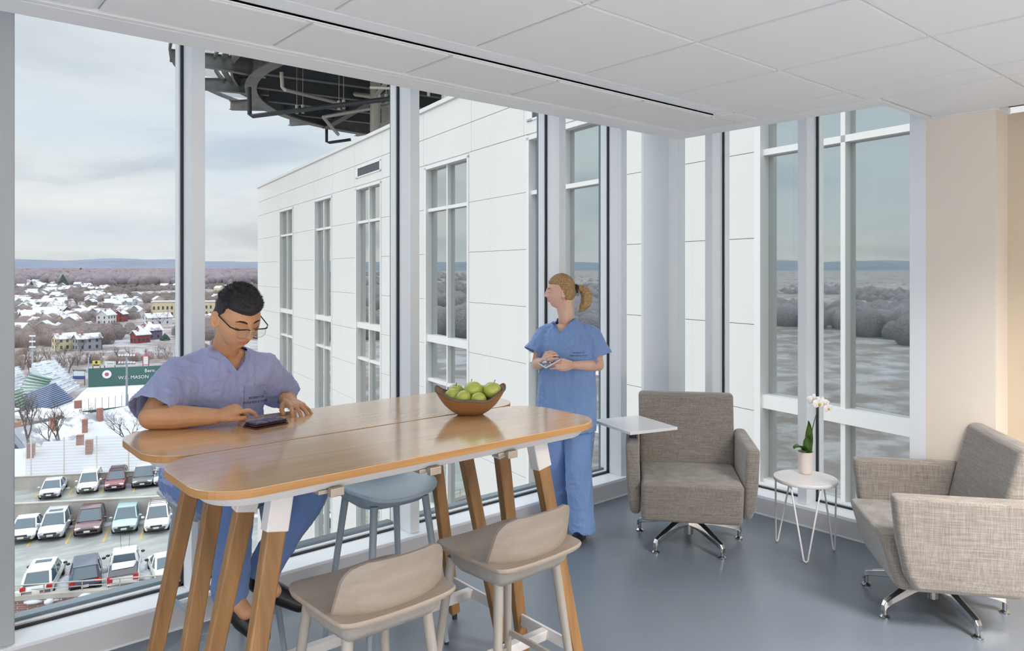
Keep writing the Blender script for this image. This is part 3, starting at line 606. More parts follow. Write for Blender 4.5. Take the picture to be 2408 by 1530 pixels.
# ================================================================== THE TOWN
def azpt(X_, d): t = (X_-1204)/1724; return Vector((d*(CA+t*SA), d*(SA-t*CA), 0))
def gz(d):       # height of the land at depth d: river plain, then a slow rise
    P_ = [(0, -36), (320, -36), (700, -31), (1500, -20), (3000, -6), (5000, 3), (7000, 9), (9000, 12)]
    for (a, b_), (c, e_) in zip(P_[:-1], P_[1:]):
        if d <= c: return b_+(e_-b_)*(d-a)/(c-a)
    return 12
def terr(name, r0, r1, n, m, a0, a1, f, mt, lab=None):
    b = B(); rows = []
    for i in range(n+1):
        r = r0*(r1/r0)**(i/n); rows.append([Vector((r*math.cos(a0+(a1-a0)*j/m), r*math.sin(a0+(a1-a0)*j/m), f(r, a0+(a1-a0)*j/m))) for j in range(m+1)])
    b.loft(rows, cap=False, closed=False); return b.obj(name, mt, smooth=180)
land = bpy.data.materials.new('snowy_winter_town_ground'); land.use_nodes = True; N, L = NT(land.node_tree)
tcn = nd(N, 'ShaderNodeTexCoord'); geo = nd(N, 'ShaderNodeNewGeometry'); nz = nd(N, 'ShaderNodeTexNoise', inp={'Scale': .012, 'Detail': 8, 'Roughness': .62}); L.new(geo.outputs['Position'], nz.inputs['Vector'])
nz2 = nd(N, 'ShaderNodeTexNoise', inp={'Scale': .06, 'Detail': 6, 'Roughness': .7}); L.new(geo.outputs['Position'], nz2.inputs['Vector'])
a_ = ramp(N, L, nz.outputs[0], [(.40, s2l((128, 118, 116))), (.50, s2l((148, 140, 140))), (.60, s2l((158, 160, 166)))])
c_ = ramp(N, L, nz2.outputs[0], [(.46, s2l((116, 108, 106))), (.58, s2l((170, 172, 178)))])
mxc = nd(N, 'ShaderNodeMix', data_type='RGBA'); mxc.inputs[0].default_value = .55; L.new(a_, mxc.inputs[6]); L.new(c_, mxc.inputs[7])
df = nd(N, 'ShaderNodeBsdfDiffuse'); L.new(mxc.outputs[2], df.inputs[0]); oo = nd(N, 'ShaderNodeOutputMaterial'); L.new(df.outputs[0], oo.inputs[0])
st(terr('ground', 30, 9000, 60, 120, math.radians(-30), math.radians(200), lambda r, a: gz(r), land))
def hillz(r, a, base, amp, sd_): return base+amp*(.55+.45*noise.noise(Vector((a*7+sd_, sd_, 0)))+.18*noise.noise(Vector((a*26, sd_*2, 1))))
hm = mat('hazy_blue_hills', (98, 108, 126), 1, var=(.002, (110, 120, 136), (1, 1, 4), .4, .6))  # distance haze is put into the hill colour
b = B(); rows = []
for r, k in ((8600, 0), (9300, .55), (10000, 1), (11000, .9)):
    rows.append([Vector((r*math.cos(a), r*math.sin(a), 6+k*hillz(r, a, 62, 120, 3.1))) for a in [math.radians(40+130*j/300) for j in range(301)]])
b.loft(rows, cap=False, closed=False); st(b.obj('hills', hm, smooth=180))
# ---- houses of the town
roofs = [mat('snowy_roof', (192, 195, 202), .8), mat('grey_roof', (140, 142, 150), .8, var=(.3, (214, 216, 222), (1, 1, 1), .45, .55))]
wallc = [mat('house_wall_%s' % n, c, .9) for n, c in (('white', (200, 200, 204)), ('grey', (150, 152, 158)), ('cream', (204, 192, 160)), ('brown', (112, 98, 92)), ('purple', (110, 98, 118)), ('red', (132, 70, 68)))]
hwin = mat('house_window', (60, 66, 74), .3); brk = mat('chimney_brick', (158, 112, 98), .9)
def house(label, p, w_, l_, h_, rot, wm, rm, parts=True, chim=1, group=None, hip=False, name='house'):
    t = thing(name, label, 'house', p, rot, group)
    b = B(); b.box((-l_/2, -w_/2, -2), (l_/2, w_/2, h_)); rh = w_*.36
    b.add([(-l_/2, -w_/2, h_), (-l_/2, w_/2, h_), (-l_/2, 0, h_+rh), (l_/2, -w_/2, h_), (l_/2, w_/2, h_), (l_/2, 0, h_+rh)], [(0, 2, 1), (3, 4, 5)]); b.obj('wall', wm, t, world=False)
    b = B(); o_ = .5; hx = w_*.45 if hip else 0
    for s in (-1, 1): b.loft([[(-l_/2-o_, s*(w_/2+o_), h_-.25), (l_/2+o_, s*(w_/2+o_), h_-.25), (l_/2+o_-hx, 0, h_+rh+.05), (-l_/2-o_+hx, 0, h_+rh+.05)], [(-l_/2-o_, s*(w_/2+o_), h_+.1), (l_/2+o_, s*(w_/2+o_), h_+.1), (l_/2+o_-hx, 0, h_+rh+.4), (-l_/2-o_+hx, 0, h_+rh+.4)]])
    if hip:
        for s in (-1, 1): b.add([(s*(l_/2+o_), -w_/2-o_, h_), (s*(l_/2+o_), w_/2+o_, h_), (s*(l_/2+o_-hx), 0, h_+rh+.3)], [(0, 1, 2)])
    b.obj('roof', rm, t, world=False)
    if parts:
        for s in (-1, 1):
            for z in ([1.6, 4.6] if h_ > 5 else [1.4]):
                for k in (-1, 0, 1): b = B(); b.box((k*l_*.3-.5, s*w_/2-.06, z-.1), (k*l_*.3+.5, s*w_/2+.06, z+1.4)); b.obj('window', hwin, t, world=False)
                for k in (-1, 1): b = B(); b.box((s*l_/2-.06, k*w_*.25-.5, z-.1), (s*l_/2+.06, k*w_*.25+.5, z+1.4)); b.obj('window', hwin, t, world=False)
        for k in range(chim): b = B(); x = (-.25+.4*k)*l_; b.box((x-.4, -w_*.12-.35, h_), (x+.4, -w_*.12+.35, h_+rh+1.3)); b.obj('chimney', brk, t, world=False)
    return t
HOT = []
def ph(label, X_, Y_, d, *a, **k):      # house whose eaves height pixel is X,Y at depth d
    h_ = a[2]
    if d > 200:
        a = (a[0]*.62, a[1]*.62, a[2]*.68)+tuple(a[3:]); h_ = a[2]
        for _ in range(20): d = (EYE-gz(d)-h_)*1724/(Y_-638)
    p = at(X_, Y_, d); HOT.append((p.x, p.y)); return house(label, (p.x, p.y, p.z-h_), *a, **k)
W_, G_, C_, Br_, Pu_, Re_ = wallc; SN, GR = roofs
rowr = RA+.1
ph('low snowy-roofed house with two brick chimneys behind the garage, left', 165, 1112, 98, 9, 17, 7, rowr, W_, SN, chim=2)
ph('long snowy-roofed house with brick chimneys just behind the red car', 275, 1096, 102, 10, 17, 7, rowr, W_, SN, chim=2)
ph('white house with a snow roof cut by the left window edge behind the garage', 38, 1115, 100, 8, 12, 6, rowr+.5, W_, SN)
ph('pale green-grey house with a broad snow roof below the ball field', 262, 1056, 122, 12, 15, 8, rowr+.2, mat('sage_siding', (168, 172, 168), .8), SN, hip=True)
ph('weathered pale blue house with grey snow-streaked roof and chimneys', 180, 1048, 124, 13, 21, 9, rowr+.9, mat('blue_siding', (172, 182, 200), .8), GR, chim=2)
ph('dark brown shingled house roof at the left window edge', 66, 1052, 120, 10, 13, 8, rowr+1.1, Br_, mat('dark_roof', (88, 82, 84), .9))
ph('snowy-roofed brown house beside the blue one near the left edge', 45, 1062, 132, 9, 10, 8, rowr, Br_, SN)
ph('long grey flat house among bare trees behind the bleachers', 185, 1085, 112, 6, 30, 4.5, rowr, G_, GR, parts=False)
ph('purple house with snowy porch roof above the ball park wall', 350, 776, 430, 11, 18, 8, .2, Pu_, GR)
ph('dark red house with snow on its roof beside the purple one', 330, 786, 425, 9, 12, 7, .3, Re_, SN)
ph('purple gabled house higher up behind the purple porch house', 345, 768, 470, 10, 13, 8, 1.0, Pu_, SN)
ph('broad white house behind the bare tree right of the town street', 370, 746, 520, 12, 26, 8, .2, W_, SN)
ph('red-gabled house beside the town street', 284, 738, 600, 10, 12, 9, .9, Re_, SN)
ph('white gabled house left of the town street', 250, 740, 590, 13, 14, 10, .7, W_, SN)
ph('yellow and grey apartment house left of the evergreen', 152, 795, 400, 10, 14, 9, .2, C_, GR)
ph('long grey house right of the evergreen', 205, 795, 410, 9, 17, 9, .2, G_, GR)
sp0 = at(432, 726, 560); bb = thing('school_building', 'pale yellow school building with rows of dark windows in the town', 'building', (sp0.x, sp0.y, gz(560)))
p = Vector((sp0.x, sp0.y, gz(560)+5)); R_ = rz(-.3); b = B(); b.obox(p, (44, 14, 12), R_); b.obox(p+R_@Vector((-12, -1.5, .4)), (18, 14, 12.4), R_); b.obj('wall', C_, bb); b = B(); b.obox(p+Vector((0, 0, 6.5)), (44.6, 14.6, .7), R_); b.obox(p+R_@Vector((-12, -1.5, 7.0)), (18.6, 14.6, .7), R_); b.obj('roof', SN, bb)
for k in range(14):
    for z in (-2.2, 2.4):
        x = -20+3.0*k; b = B(); b.obox(p+R_@Vector((x, -8.52 if x < -3.5 else -7.02, z)), (1.3, .15, 2.4), R_); b.obj('window', hwin, bb)
HOT.append((bb.location.x, bb.location.y)); HOT.append((bb.location.x+14, bb.location.y-4)); HOT.append((bb.location.x-14, bb.location.y+4))
random.seed(11)
def hide(x, y, hx0, hy0):      # would stand on, or just in front of, one of the houses picked out above
    l = math.hypot(hx0, hy0); ux, uy = hx0/l, hy0/l; along = l-(x*ux+y*uy); side = abs(-uy*x+ux*y)
    return -12 < along < 70 and side < 14
hs = []
clusters = [(60, 205, 740, 800), (60, 415, 700, 760), (60, 260, 655, 690), (170, 420, 655, 680), (490, 600, 650, 780), (60, 150, 690, 740), (230, 330, 700, 800), (60, 240, 655, 680)]
cnt = 0
for k in range(230):
    x0_, x1_, y0_, y1_ = random.choice(clusters); X_ = random.uniform(x0_-25, x1_); Y_ = random.uniform(y0_, y1_)
    d = 1724*(EYE+36)/(Y_-638); 
    for _ in range(12): d = 1724*(EYE-gz(d))/(Y_-638)
    if d < 340 or d > 4500: continue
    q = azpt(X_, d); big = d < 900
    sz = random.uniform(.6, 1.0)*(.95 if d < 1200 else 1.1 if d < 2200 else 1.4)
    if any(hide(q.x, q.y, hx0, hy0) for hx0, hy0 in HOT): continue
    wm = random.choice([W_, W_, W_, G_, C_, Br_, G_]); rm = SN if random.random() < .78 else GR
    dirn = 'near the river' if d < 520 else 'in the middle distance' if d < 1100 else 'far off below the hills'
    house('small %s house with %s roof among bare trees, %s' % ({'W': 'white', 'G': 'grey', 'C': 'cream', 'B': 'brown'}['W' if wm == W_ else 'G' if wm == G_ else 'C' if wm == C_ else 'B'], 'a snowy' if rm == SN else 'a grey', dirn), (q.x, q.y, gz(d)), 9*sz, 12*sz, 6.5*sz**.6, random.uniform(0, PI), wm, rm, parts=False, group='%s %s houses %s' % ('snowy' if rm == SN else 'grey-roofed', {'W': 'white', 'G': 'grey', 'C': 'cream', 'B': 'brown'}['W' if wm == W_ else 'G' if wm == G_ else 'C' if wm == C_ else 'B'], dirn))
# ---- woods: bare crowns nobody could count
def twig(name, c, dens=.5, scale=1.2):
    m = bpy.data.materials.new(name); m.use_nodes = True; N, L = NT(m.node_tree); g_ = nd(N, 'ShaderNodeNewGeometry')
    n_ = nd(N, 'ShaderNodeTexNoise', inp={'Scale': scale, 'Detail': 6, 'Roughness': .8}); L.new(g_.outputs['Position'], n_.inputs['Vector'])
    df = nd(N, 'ShaderNodeBsdfDiffuse'); v_ = nd(N, 'ShaderNodeTexNoise', inp={'Scale': .02, 'Detail': 3}); L.new(g_.outputs['Position'], v_.inputs['Vector'])
    L.new(ramp(N, L, v_.outputs[0], [(.35, s2l(c)), (.65, s2l(tuple(int(q*1.14) for q in c)))]), df.inputs[0])
    tr = nd(N, 'ShaderNodeBsdfTransparent'); mx = nd(N, 'ShaderNodeMixShader'); L.new(ramp(N, L, n_.outputs[0], [(dens-.03, (0,)*3), (dens+.03, (1,)*3)]), mx.inputs[0]); L.new(tr.outputs[0], mx.inputs[2]); L.new(df.outputs[0], mx.inputs[1])
    oo = nd(N, 'ShaderNodeOutputMaterial'); L.new(mx.outputs[0], oo.inputs[0]); return m
tw_far = twig('bare_crowns_far', (124, 116, 122), .56, 1.6); tw_mid = twig('bare_crowns', (122, 112, 112), .50, 3.2); tw_or = twig('reddish_twigs', (128, 112, 106), .48, 5)
ever = mat('evergreen', (58, 74, 66), .95, var=(.8, (40, 54, 50), (1, 1, 1), .4, .6)); bark = mat('bark', (92, 82, 78), .95)
ico = bmesh.new(); bmesh.ops.create_icosphere(ico, subdivisions=1 if False else 2, radius=1); icv = [v.co.copy() for v in ico.verts]; icf = [tuple(v.index for v in f.verts) for f in ico.faces]; ico.free()
ico = bmesh.new(); bmesh.ops.create_icosphere(ico, subdivisions=1, radius=1); icL = ([v.co.copy() for v in ico.verts], [tuple(v.index for v in f.verts) for f in ico.faces]); ico.free()
def blobL(b, c, r, h, s): b.add([Vector((c[0]+v.x*r, c[1]+v.y*r, c[2]+v.z*h)) for v in icL[0]], icL[1])
def blob(b, c, rx, rz_, s=0): b.add([Vector((c[0]+v.x*rx*(1+.3*noise.noise(v*2+Vector((s, 0, 0)))), c[1]+v.y*rx*(1+.3*noise.noise(v*2+Vector((0, s, 0)))), c[2]+v.z*rz_)) for v in icv], icf)
random.seed(5)
def woods(name, lab, n, d0, d1, mt, r0, r1, a0=60, a1=145, patch=True):
    b = B(); k = 0; tries = 0; sub = icL
    while k < n and tries < n*8:
        tries += 1; d = math.exp(random.uniform(math.log(d0), math.log(d1))); a = math.radians(random.uniform(a0, a1)); x, y = d*math.cos(a), d*math.sin(a)
        if patch and noise.noise(Vector((x*.0075, y*.0045, 2.2))) < -.22+random.uniform(-.1, .1): continue
        if d > 350 and any(hide(x, y, hx0, hy0) for hx0, hy0 in HOT): continue
        r = random.uniform(r0, r1); dd = x*CA+y*SA; (blobL if d > 600 else blob)(b, (x, y, gz(dd)+r*.95), r, r*1.15, k*.37); k += 1
    return tag(b.obj(name, mt, smooth=180), lab, 'trees', kind='stuff')
woods('distant_woods', 'grey brown bare woodland covering the land below the hills', 9000, 1300, 6500, tw_far, 6, 11, 62, 92, True)
woods('side_woods', 'bare woodland seen only mirrored in the windows across the gap', 5500, 400, 4500, tw_far, 5, 9, 92, 150, True)
woods('town_trees', 'bare brown trees filling the gaps between the town houses', 6500, 420, 1500, tw_mid, 2.0, 4.2, 64, 92, True)
woods('riverside_brush', 'brown bare brush along the railway behind the ball park', 230, 335, 400, tw_or, 1.0, 2.0, 70, 92, False)
def evergreen(lab, X_, Y_, d, h_, grp=None, wide=.28):
    p = at(X_, Y_, d); t = thing('evergreen_tree', lab, 'tree', (p.x, p.y, p.z), 0, grp); b = B(); rings = []
    for i in range(9):
        z = h_*(i/8); r = h_*wide*(1-i/8.2)**.8*(1 if i else .5); rings.append([(r*math.cos(q*PI/7)*(1+.25*random.random()), r*math.sin(q*PI/7)*(1+.25*random.random()), z+h_*.05*random.random()) for q in range(14)])
    b.loft(rings); b.obj('foliage', ever, t, world=False); b = B(); b.tube([(0, 0, -3), (0, 0, h_*.3)], h_*.02, 6); b.obj('trunk', bark, t, world=False)
for X_, Y_, hp_, wd_, l_ in [(148, 674, 28, .42, 'broad dark evergreen standing alone over the far roofs'), (190, 646, 16, .5, 'dark evergreen of the far pair, right'), (175, 647, 12, .5, 'dark evergreen of the far pair, left'), (106, 678, 17, .4, 'low dark evergreen left of the broad one'), (116, 660, 16, .2, 'slim dark evergreen in the far roofs'), (135, 644, 12, .5, 'dark evergreen on the far wooded skyline at left'), (336, 657, 16, .4, 'dark evergreen pair at right, fuller tree'), (347, 659, 18, .25, 'dark evergreen pair at right, slimmer tree'), (335, 668, 11, .5, 'low evergreen under the right pair'), (168, 812, 36, .24, 'slender green fir beside the yellow apartment house'), (388, 802, 18, .7, 'dark evergreen shrubs right of the purple house'), (56, 664, 14, .4, 'small evergreen among roofs at the left edge'), (300, 671, 9, .7, 'low evergreen bush in the middle of the town'), (74, 678, 17, .35, 'pointed evergreen near the left edge roofs'), (512, 668, 14, .5, 'evergreen seen just right of the window mullion')]:
    d = 1500
    for _ in range(30): d = .5*d+.5*(EYE-gz(d))*1724/(Y_-638)
    evergreen(l_, X_, Y_, d, hp_*d/1724, None, wd_)
# ---- leafless trees near the ball park and behind the garage
def bare(seed, h_):
    rnd = random.Random(seed); b = B()
    def br(p, d, l, r, lv):
        q = p+d*l; m_ = (p+q)/2+Vector((rnd.uniform(-1, 1), rnd.uniform(-1, 1), 0))*l*.06; b.tube([p, m_, q], [r, r*.85, r*.65], 4 if lv > 1 else 6, cap=False)
        if lv >= 5: return
        for k in range(3 if lv < 4 else 2):
            e_ = (d+Vector((rnd.uniform(-1, 1), rnd.uniform(-1, 1), rnd.uniform(-.2, .6)))*.75).normalized(); br(p+(q-p)*rnd.uniform(.65, 1), e_, l*rnd.uniform(.55, .8), r*.55, lv+1)
    br(Vector((0, 0, -1)), Vector((rnd.uniform(-.1, .1), rnd.uniform(-.1, .1), 1)).normalized(), h_*.32, h_*.018, 0); return b
bp = [bare(s, 10).obj('tree', bark) for s in (1, 2, 3)]
def btree(X_, Y_, d, h_, lab, i, grp):
    o = bp[i % 3] if i < 3 else bp[i % 3].copy()
    if i >= 3: col.objects.link(o)
    p = at(X_, Y_, d); o.location = p; o.scale = (h_/10,)*3; o.rotation_euler = (0, 0, i*1.7); tag(o, lab, 'tree', grp)
trees = [(70, 885, 270, 13), (95, 880, 275, 14), (120, 878, 280, 13), (140, 882, 272, 11), (162, 886, 270, 12), (182, 865, 290, 10), (205, 868, 300, 11), (55, 870, 285, 14), (230, 860, 310, 10), (150, 862, 300, 13), (110, 862, 300, 12), (84, 860, 305, 12), (45, 900, 255, 13), (280, 855, 315, 11), (310, 850, 320, 10), (345, 850, 318, 9), (375, 850, 318, 10), (392, 848, 320, 10), (240, 822, 345, 13), (190, 838, 335, 12), (130, 836, 335, 11), (65, 838, 335, 12)]
for i, (X_, Y_, d, h_) in enumerate(trees): btree(X_, Y_, d, h_, 'leafless brown tree on the snowy bank behind the ball park', i, 'leafless trees behind the ball park')
rnd2 = random.Random(8)
for k in range(120):
    X_ = rnd2.uniform(36, 430); d = rnd2.uniform(345, 700); q = azpt(X_, d)
    if any(hide(q.x, q.y, hx0, hy0) for hx0, hy0 in HOT): continue
    btree(X_, 638+1724*(EYE-gz(d))/d, d, rnd2.uniform(9, 14), 'leafless brown tree standing among the nearer town houses', 60+k, 'leafless trees among the town houses')
near = [(72, 1075, 108, 15, 'leafless tree rising before the dark brown roof'), (150, 1100, 104, 13, 'leafless tree in front of the pale blue house'), (300, 1075, 112, 10, 'snow-dusted leafless tree by the sage house'), (230, 1050, 140, 12, 'dense grey leafless tree right of the grandstand'), (200, 1035, 143, 10, 'leafless tree at the grandstand corner'), (60, 1040, 150, 12, 'tall leafless tree against the grandstand at left'), (95, 1040, 146, 11, 'leafless tree before the green grandstand wall'), (330, 1100, 110, 8, 'small leafless tree near the far corner of the garage'), (375, 745+35, 480, 20, 'large bare tree spreading before the broad white town house')]
for i, (X_, Y_, d, h_, l_) in enumerate(near): btree(X_, Y_, d, h_, l_, 30+i, None)
tb = B()
for k in range(26): q = azpt(random.uniform(20, 420), random.uniform(105, 150)); blob(tb, (q.x, q.y, -33), random.uniform(1.2, 2.2), random.uniform(1, 2), k)
tag(tb.obj('garden_brush', tw_mid, smooth=180), 'grey bare shrubs between the houses behind the garage', 'shrubs', kind='stuff')
# ================================================================== THE BALL PARK
green = mat('ballpark_green', (66, 100, 92), .7); dgreen = mat('grandstand_green', (62, 112, 100), .7, var=(.5, (96, 104, 100), (1, 1, 3), .4, .7)); bwhite = mat('sign_white', (226, 226, 228), .6)
def onzP(X_, Y_, z=-36): return onz(X_, Y_, z)
f0, f1, f2, f3 = onzP(150, 985), onzP(360, 965), onzP(420, 902), onzP(208, 911)
b = B(); Q = [onzP(x, y) for x, y in ((120, 1000), (195, 982), (420, 962), (470, 898), (208, 910), (190, 925), (178, 938), (120, 968))]
b.add([Vector((q.x, q.y, -35.9)) for q in Q]+[Vector((q.x, q.y, -36.4)) for q in Q], [tuple(range(8)), tuple(range(15, 7, -1))]+[(i, (i+1) % 8, 8+(i+1) % 8, 8+i) for i in range(8)])
tag(b.obj('ball_field', snow), 'snow-covered ball field in front of the tall green wall', 'ball field')
gwl = thing('outfield_wall', 'tall green outfield wall with white painted adverts behind the snowy field', 'wall', (f3.x, f3.y, -36))
a = Vector((f3.x, f3.y, -36)); c = onzP(430, 900); c = Vector((c.x, c.y, -36)); dw = (c-a).normalized(); wl = (c-a).length; nn = Vector((dw.y, -dw.x, 0))
if nn.dot(-a) < 0: nn = -nn
hgt = 11.3/1*.55
hw = (911-866)/1724*(a.x*CA+a.y*SA)
b = B(); b.bar(a+Vector((0, 0, hw/2)), c+Vector((0, 0, hw/2)), .4, hw); b.obj('panel', green, gwl)
def wm(u, z, off=.3): return M4(a+dw*u+Vector((0, 0, z))+nn*off, dw, (0, 0, 1))
text('lettering', 'W.B. MASON', 1.55, wm(wl*.47, 2.7), bwhite, gwl); text('lettering', 'Bern', 1.6, wm(wl*.64, 4.7), bwhite, gwl)
b = B(); R_ = frame((0, 0, 0), nn); b.lathe([(1.35, 0), (1.35, .1)], 24, a+dw*wl*.19+Vector((0, 0, 4.1))+nn*.25, R_); b.obj('round_logo', bwhite, gwl)
b = B(); b.lathe([(.6, 0), (.6, .06)], 20, a+dw*wl*.19+Vector((0, 0, 4.1))+nn*.34, R_); b.obj('logo_mark', mat('logo_red', (178, 90, 96), .6), gwl)
b = B(); b.tube([a, a+Vector((0, 0, hw+3.6))], .18, 6); b.obj('foul_pole', mat('foul_pole_blue', (150, 170, 200), .6), gwl)
def board(name, lab, X_, Y_, d, w__, h__, parts, legs=3, fr=None):
    p = at(X_, Y_, d); t = thing(name, lab, 'sign', (p.x, p.y, gz(d)), 0); u = Vector((SA, -CA, 0)); bz = p.z
    for (dx, dz, ww, hh, mt) in parts: b = B(); b.obox(p+u*dx+Vector((0, 0, dz)), (ww, .25, hh), rz(A0-PI/2)); b.obj('board', mt, t)
    b = B()
    for s in (-1, 1): b.tube([Vector(((p+u*s*w__*.45).x, (p+u*s*w__*.45).y, -36)), p+u*s*w__*.45+Vector((0, 0, h__/2))], .15, 6)
    b.obj('post', fr or steel, t); return t, p, u
ysg = mat('yellow_board', (222, 206, 92), .6); bl = mat('blue_board', (66, 84, 140), .6); blk = mat('black_print', (40, 42, 46), .6); redp = mat('red_post', (206, 92, 110), .6)
t, p, u = board('billboard', 'yellow billboard with a black round emblem above the green wall', 227, 854, 262, 2.9, 2, [(0, 0, 2.9, 1.9, ysg)]); b = B(); b.lathe([(.5, 0), (.5, .08)], 16, p-Vector((CA, SA, 0))*.16+Vector((0, 0, .4)), frame((0, 0, 0), (CA, SA, 0))); b.obj('emblem', blk, t); b = B(); b.obox(p-Vector((CA, SA, 0))*.16-Vector((0, 0, .6)), (2.2, .1, .3), rz(A0-PI/2)); b.obj('print', blk, t)
t, p, u = board('billboard', 'white billboard with small blue writing above the green wall', 258, 854, 266, 4.2, 1.6, [(0, 0, 4.2, 1.5, bwhite)]); b = B(); b.obox(p-Vector((CA, SA, 0))*.16+u*.3, (2.2, .1, .3), rz(A0-PI/2)); b.obj('print', mat('blue_print', (150, 180, 205), .6), t)
t, p, u = board('scoreboard', 'scoreboard with white and blue panels on two posts left of the green wall', 186, 884, 243, 4.1, 3.6, [(0, .8, 4.0, 1.4, mat('score_panel', (205, 212, 220), .6)), (0, -.5, 4.0, 1.1, bl), (0, 2.0, 4.4, .35, steel)])
t, p, u = board('red_framed_sign', 'tall red-framed sign tower above the green wall at right', 343, 847, 268, 2.4, 3.2, [(0, 0, 1.7, 2.9, bwhite), (0, 1.6, 2.3, .25, redp), (0, -1.6, 2.3, .25, redp), (-1.05, 0, .25, 3.2, redp), (1.05, 0, .25, 3.2, redp), (.1, 2.4, 1.0, .5, redp)])
def lightpole(lab, X_, Y0_, Y1_, d, rows):
    p = at(X_, Y0_, d); q = at(X_, Y1_, d); t = thing('floodlight_pole', lab, 'floodlight', p); b = B(); b.tube([p-Vector((0, 0, 1)), q], [.32, .2], 8); b.obj('pole', mat('pole_grey', (156, 162, 172), .5) if 'pole_grey' not in MATS else MATS['pole_grey'], t); u = Vector((SA, -CA, 0))
    for r in range(rows):
        b = B(); z = Vector((0, 0, -r*1.9)); w2 = 4.6 if rows < 3 else 1.9; b.bar(q+z-u*w2/2, q+z+u*w2/2, .2, .2)
        b.obj('crossarm', steel, t)
        for k in range(6): b = B(); b.obox(q+z+u*(k-2.5)*w2/6+Vector((0, 0, .35)), (.5, .3, .5), rz(A0)); b.obj('lamp', bwhite, t)
lightpole('tall floodlight pole in front of the green wall with two rows of lamps', 298, 976, 838, 193, 2)
lightpole('slim white floodlight pole rising behind the bleachers at left', 76, 892, 792, 251, 3)
b = B(); p = at(76, 870, 250.5); b.obox(p, (1.9, .3, 1.6), rz(A0-PI/2)); tag(b.obj('banner_sign', bwhite), 'small white banner hung on the left floodlight pole', 'sign')
# bleachers: sloping decks of stepped rows
def bleach(lab, quad, rows, colr, snowy, h_=5.5):
    P_ = [onzP(*q) for q in quad]; t = thing('bleachers', lab, 'bleachers', (P_[0].x, P_[0].y, -36)); # P0,P1 low front edge; P3,P2 high back edge
    lo0, lo1, hi1, hi0 = P_; deck = B(); seat = B()
    for k in range(rows):
        a_, b_ = k/rows, (k+1)/rows
        p = lo0.lerp(hi0, a_); q = lo1.lerp(hi1, a_); r = lo1.lerp(hi1, b_); s_ = lo0.lerp(hi0, b_); z = -35.5+h_*a_
        V = [Vector((v.x, v.y, zz_)) for zz_ in (-36, z) for v in (p, q, r, s_)]; deck.add(V, [(0, 3, 2, 1), (4, 5, 6, 7), (0, 1, 5, 4), (1, 2, 6, 5), (2, 3, 7, 6), (3, 0, 4, 7)])
        p2, q2 = p.lerp(s_, .3), q.lerp(r, .3); seat.bar(Vector((p2.x, p2.y, z+.42)), Vector((q2.x, q2.y, z+.42)), .9 if not snowy else .45, .3)
    deck.obj('deck', snow if not snowy else MATS['score_panel'], t); seat.obj('seats', colr, t)
blue_s = mat('blue_seats', (72, 90, 120), .6); green_s = mat('green_seats', (84, 122, 110), .6)
bleach('blue seat section of the ball park stands below the field', [(172, 946), (68, 985), (62, 952), (126, 925)][:4], 12, blue_s, False, 2.5)
bleach('green seat section of the ball park stands at the left', [(30, 958), (90, 942), (122, 924), (70, 908)], 9, green_s, False, 4)
bleach('second green seat section cut by the left window edge', [(20, 985), (66, 955), (50, 942), (20, 948)], 7, green_s, False, 3)
bleach('tall snow-covered metal bleachers left of the scoreboard', [(145, 935), (188, 912), (128, 888), (74, 900)], 11, MATS['grey_roof'], True, 6.5)
bleach('snow-covered bleachers at the left window edge', [(20, 930), (70, 912), (44, 897), (10, 905)], 9, MATS['grey_roof'], True, 5)
gs = thing('grandstand', 'long grandstand building with snowy roof, pale panels and green lower wall', 'grandstand', onzP(120, 1085))
a = onz(30, 1052, -36); d0_ = 158
pA, pB = at(20, 975, 158), at(190, 968, 150)
def seg(p, q, z0, z1, w2, mt, nm, off=0):
    u_ = (q-p); u_.z = 0; u_.normalize(); n_ = Vector((-u_.y, u_.x, 0)); b = B(); b.bar(Vector((p.x, p.y, (z0+z1)/2))+n_*off, Vector((q.x, q.y, (z0+z1)/2))+n_*off, w2, z1-z0, up=(0, 0, 1)); return b.obj(nm, mt, gs)
zr = pA.z
seg(pA, pB, zr-.4, zr+.3, 8, snow, 'roof', 3.2); seg(pA, pB, zr-2.3, zr-.4, 7, mat('pale_panels', (206, 196, 172), .8), 'upper_wall', 3.4); seg(pA, pB, -36, zr-2.3, 6, dgreen, 'lower_wall', 4); seg(pA, pB, -36, -33, 1, brick, 'brick_base', -.6)
for k in range(5):
    p = pA.lerp(pB, .1+.2*k); b = B(); b.tube([Vector((p.x, p.y, -34)), Vector((p.x, p.y, zr-2.2))], .1, 6); b.obj('post', MATS['foul_pole_blue'], gs); b = B(); b.obox(Vector((p.x, p.y-.6, -32.6)), (.9, .9, 3.6)); b.obj('brick_pier', brick, gs)
    b = B(); p = pA.lerp(pB, .15+.19*k); b.obox(Vector((p.x-.2, p.y-.5, zr-1.3)), (.1 if k < 4 else 1, .2, 1.6)); b.obj('mullion', green, gs)
b = B(); p = pA.lerp(pB, .85); b.obox(p+Vector((2, 3, 1)), (1.2, 1, 1.6)); b.obj('chimney', brk, gs)
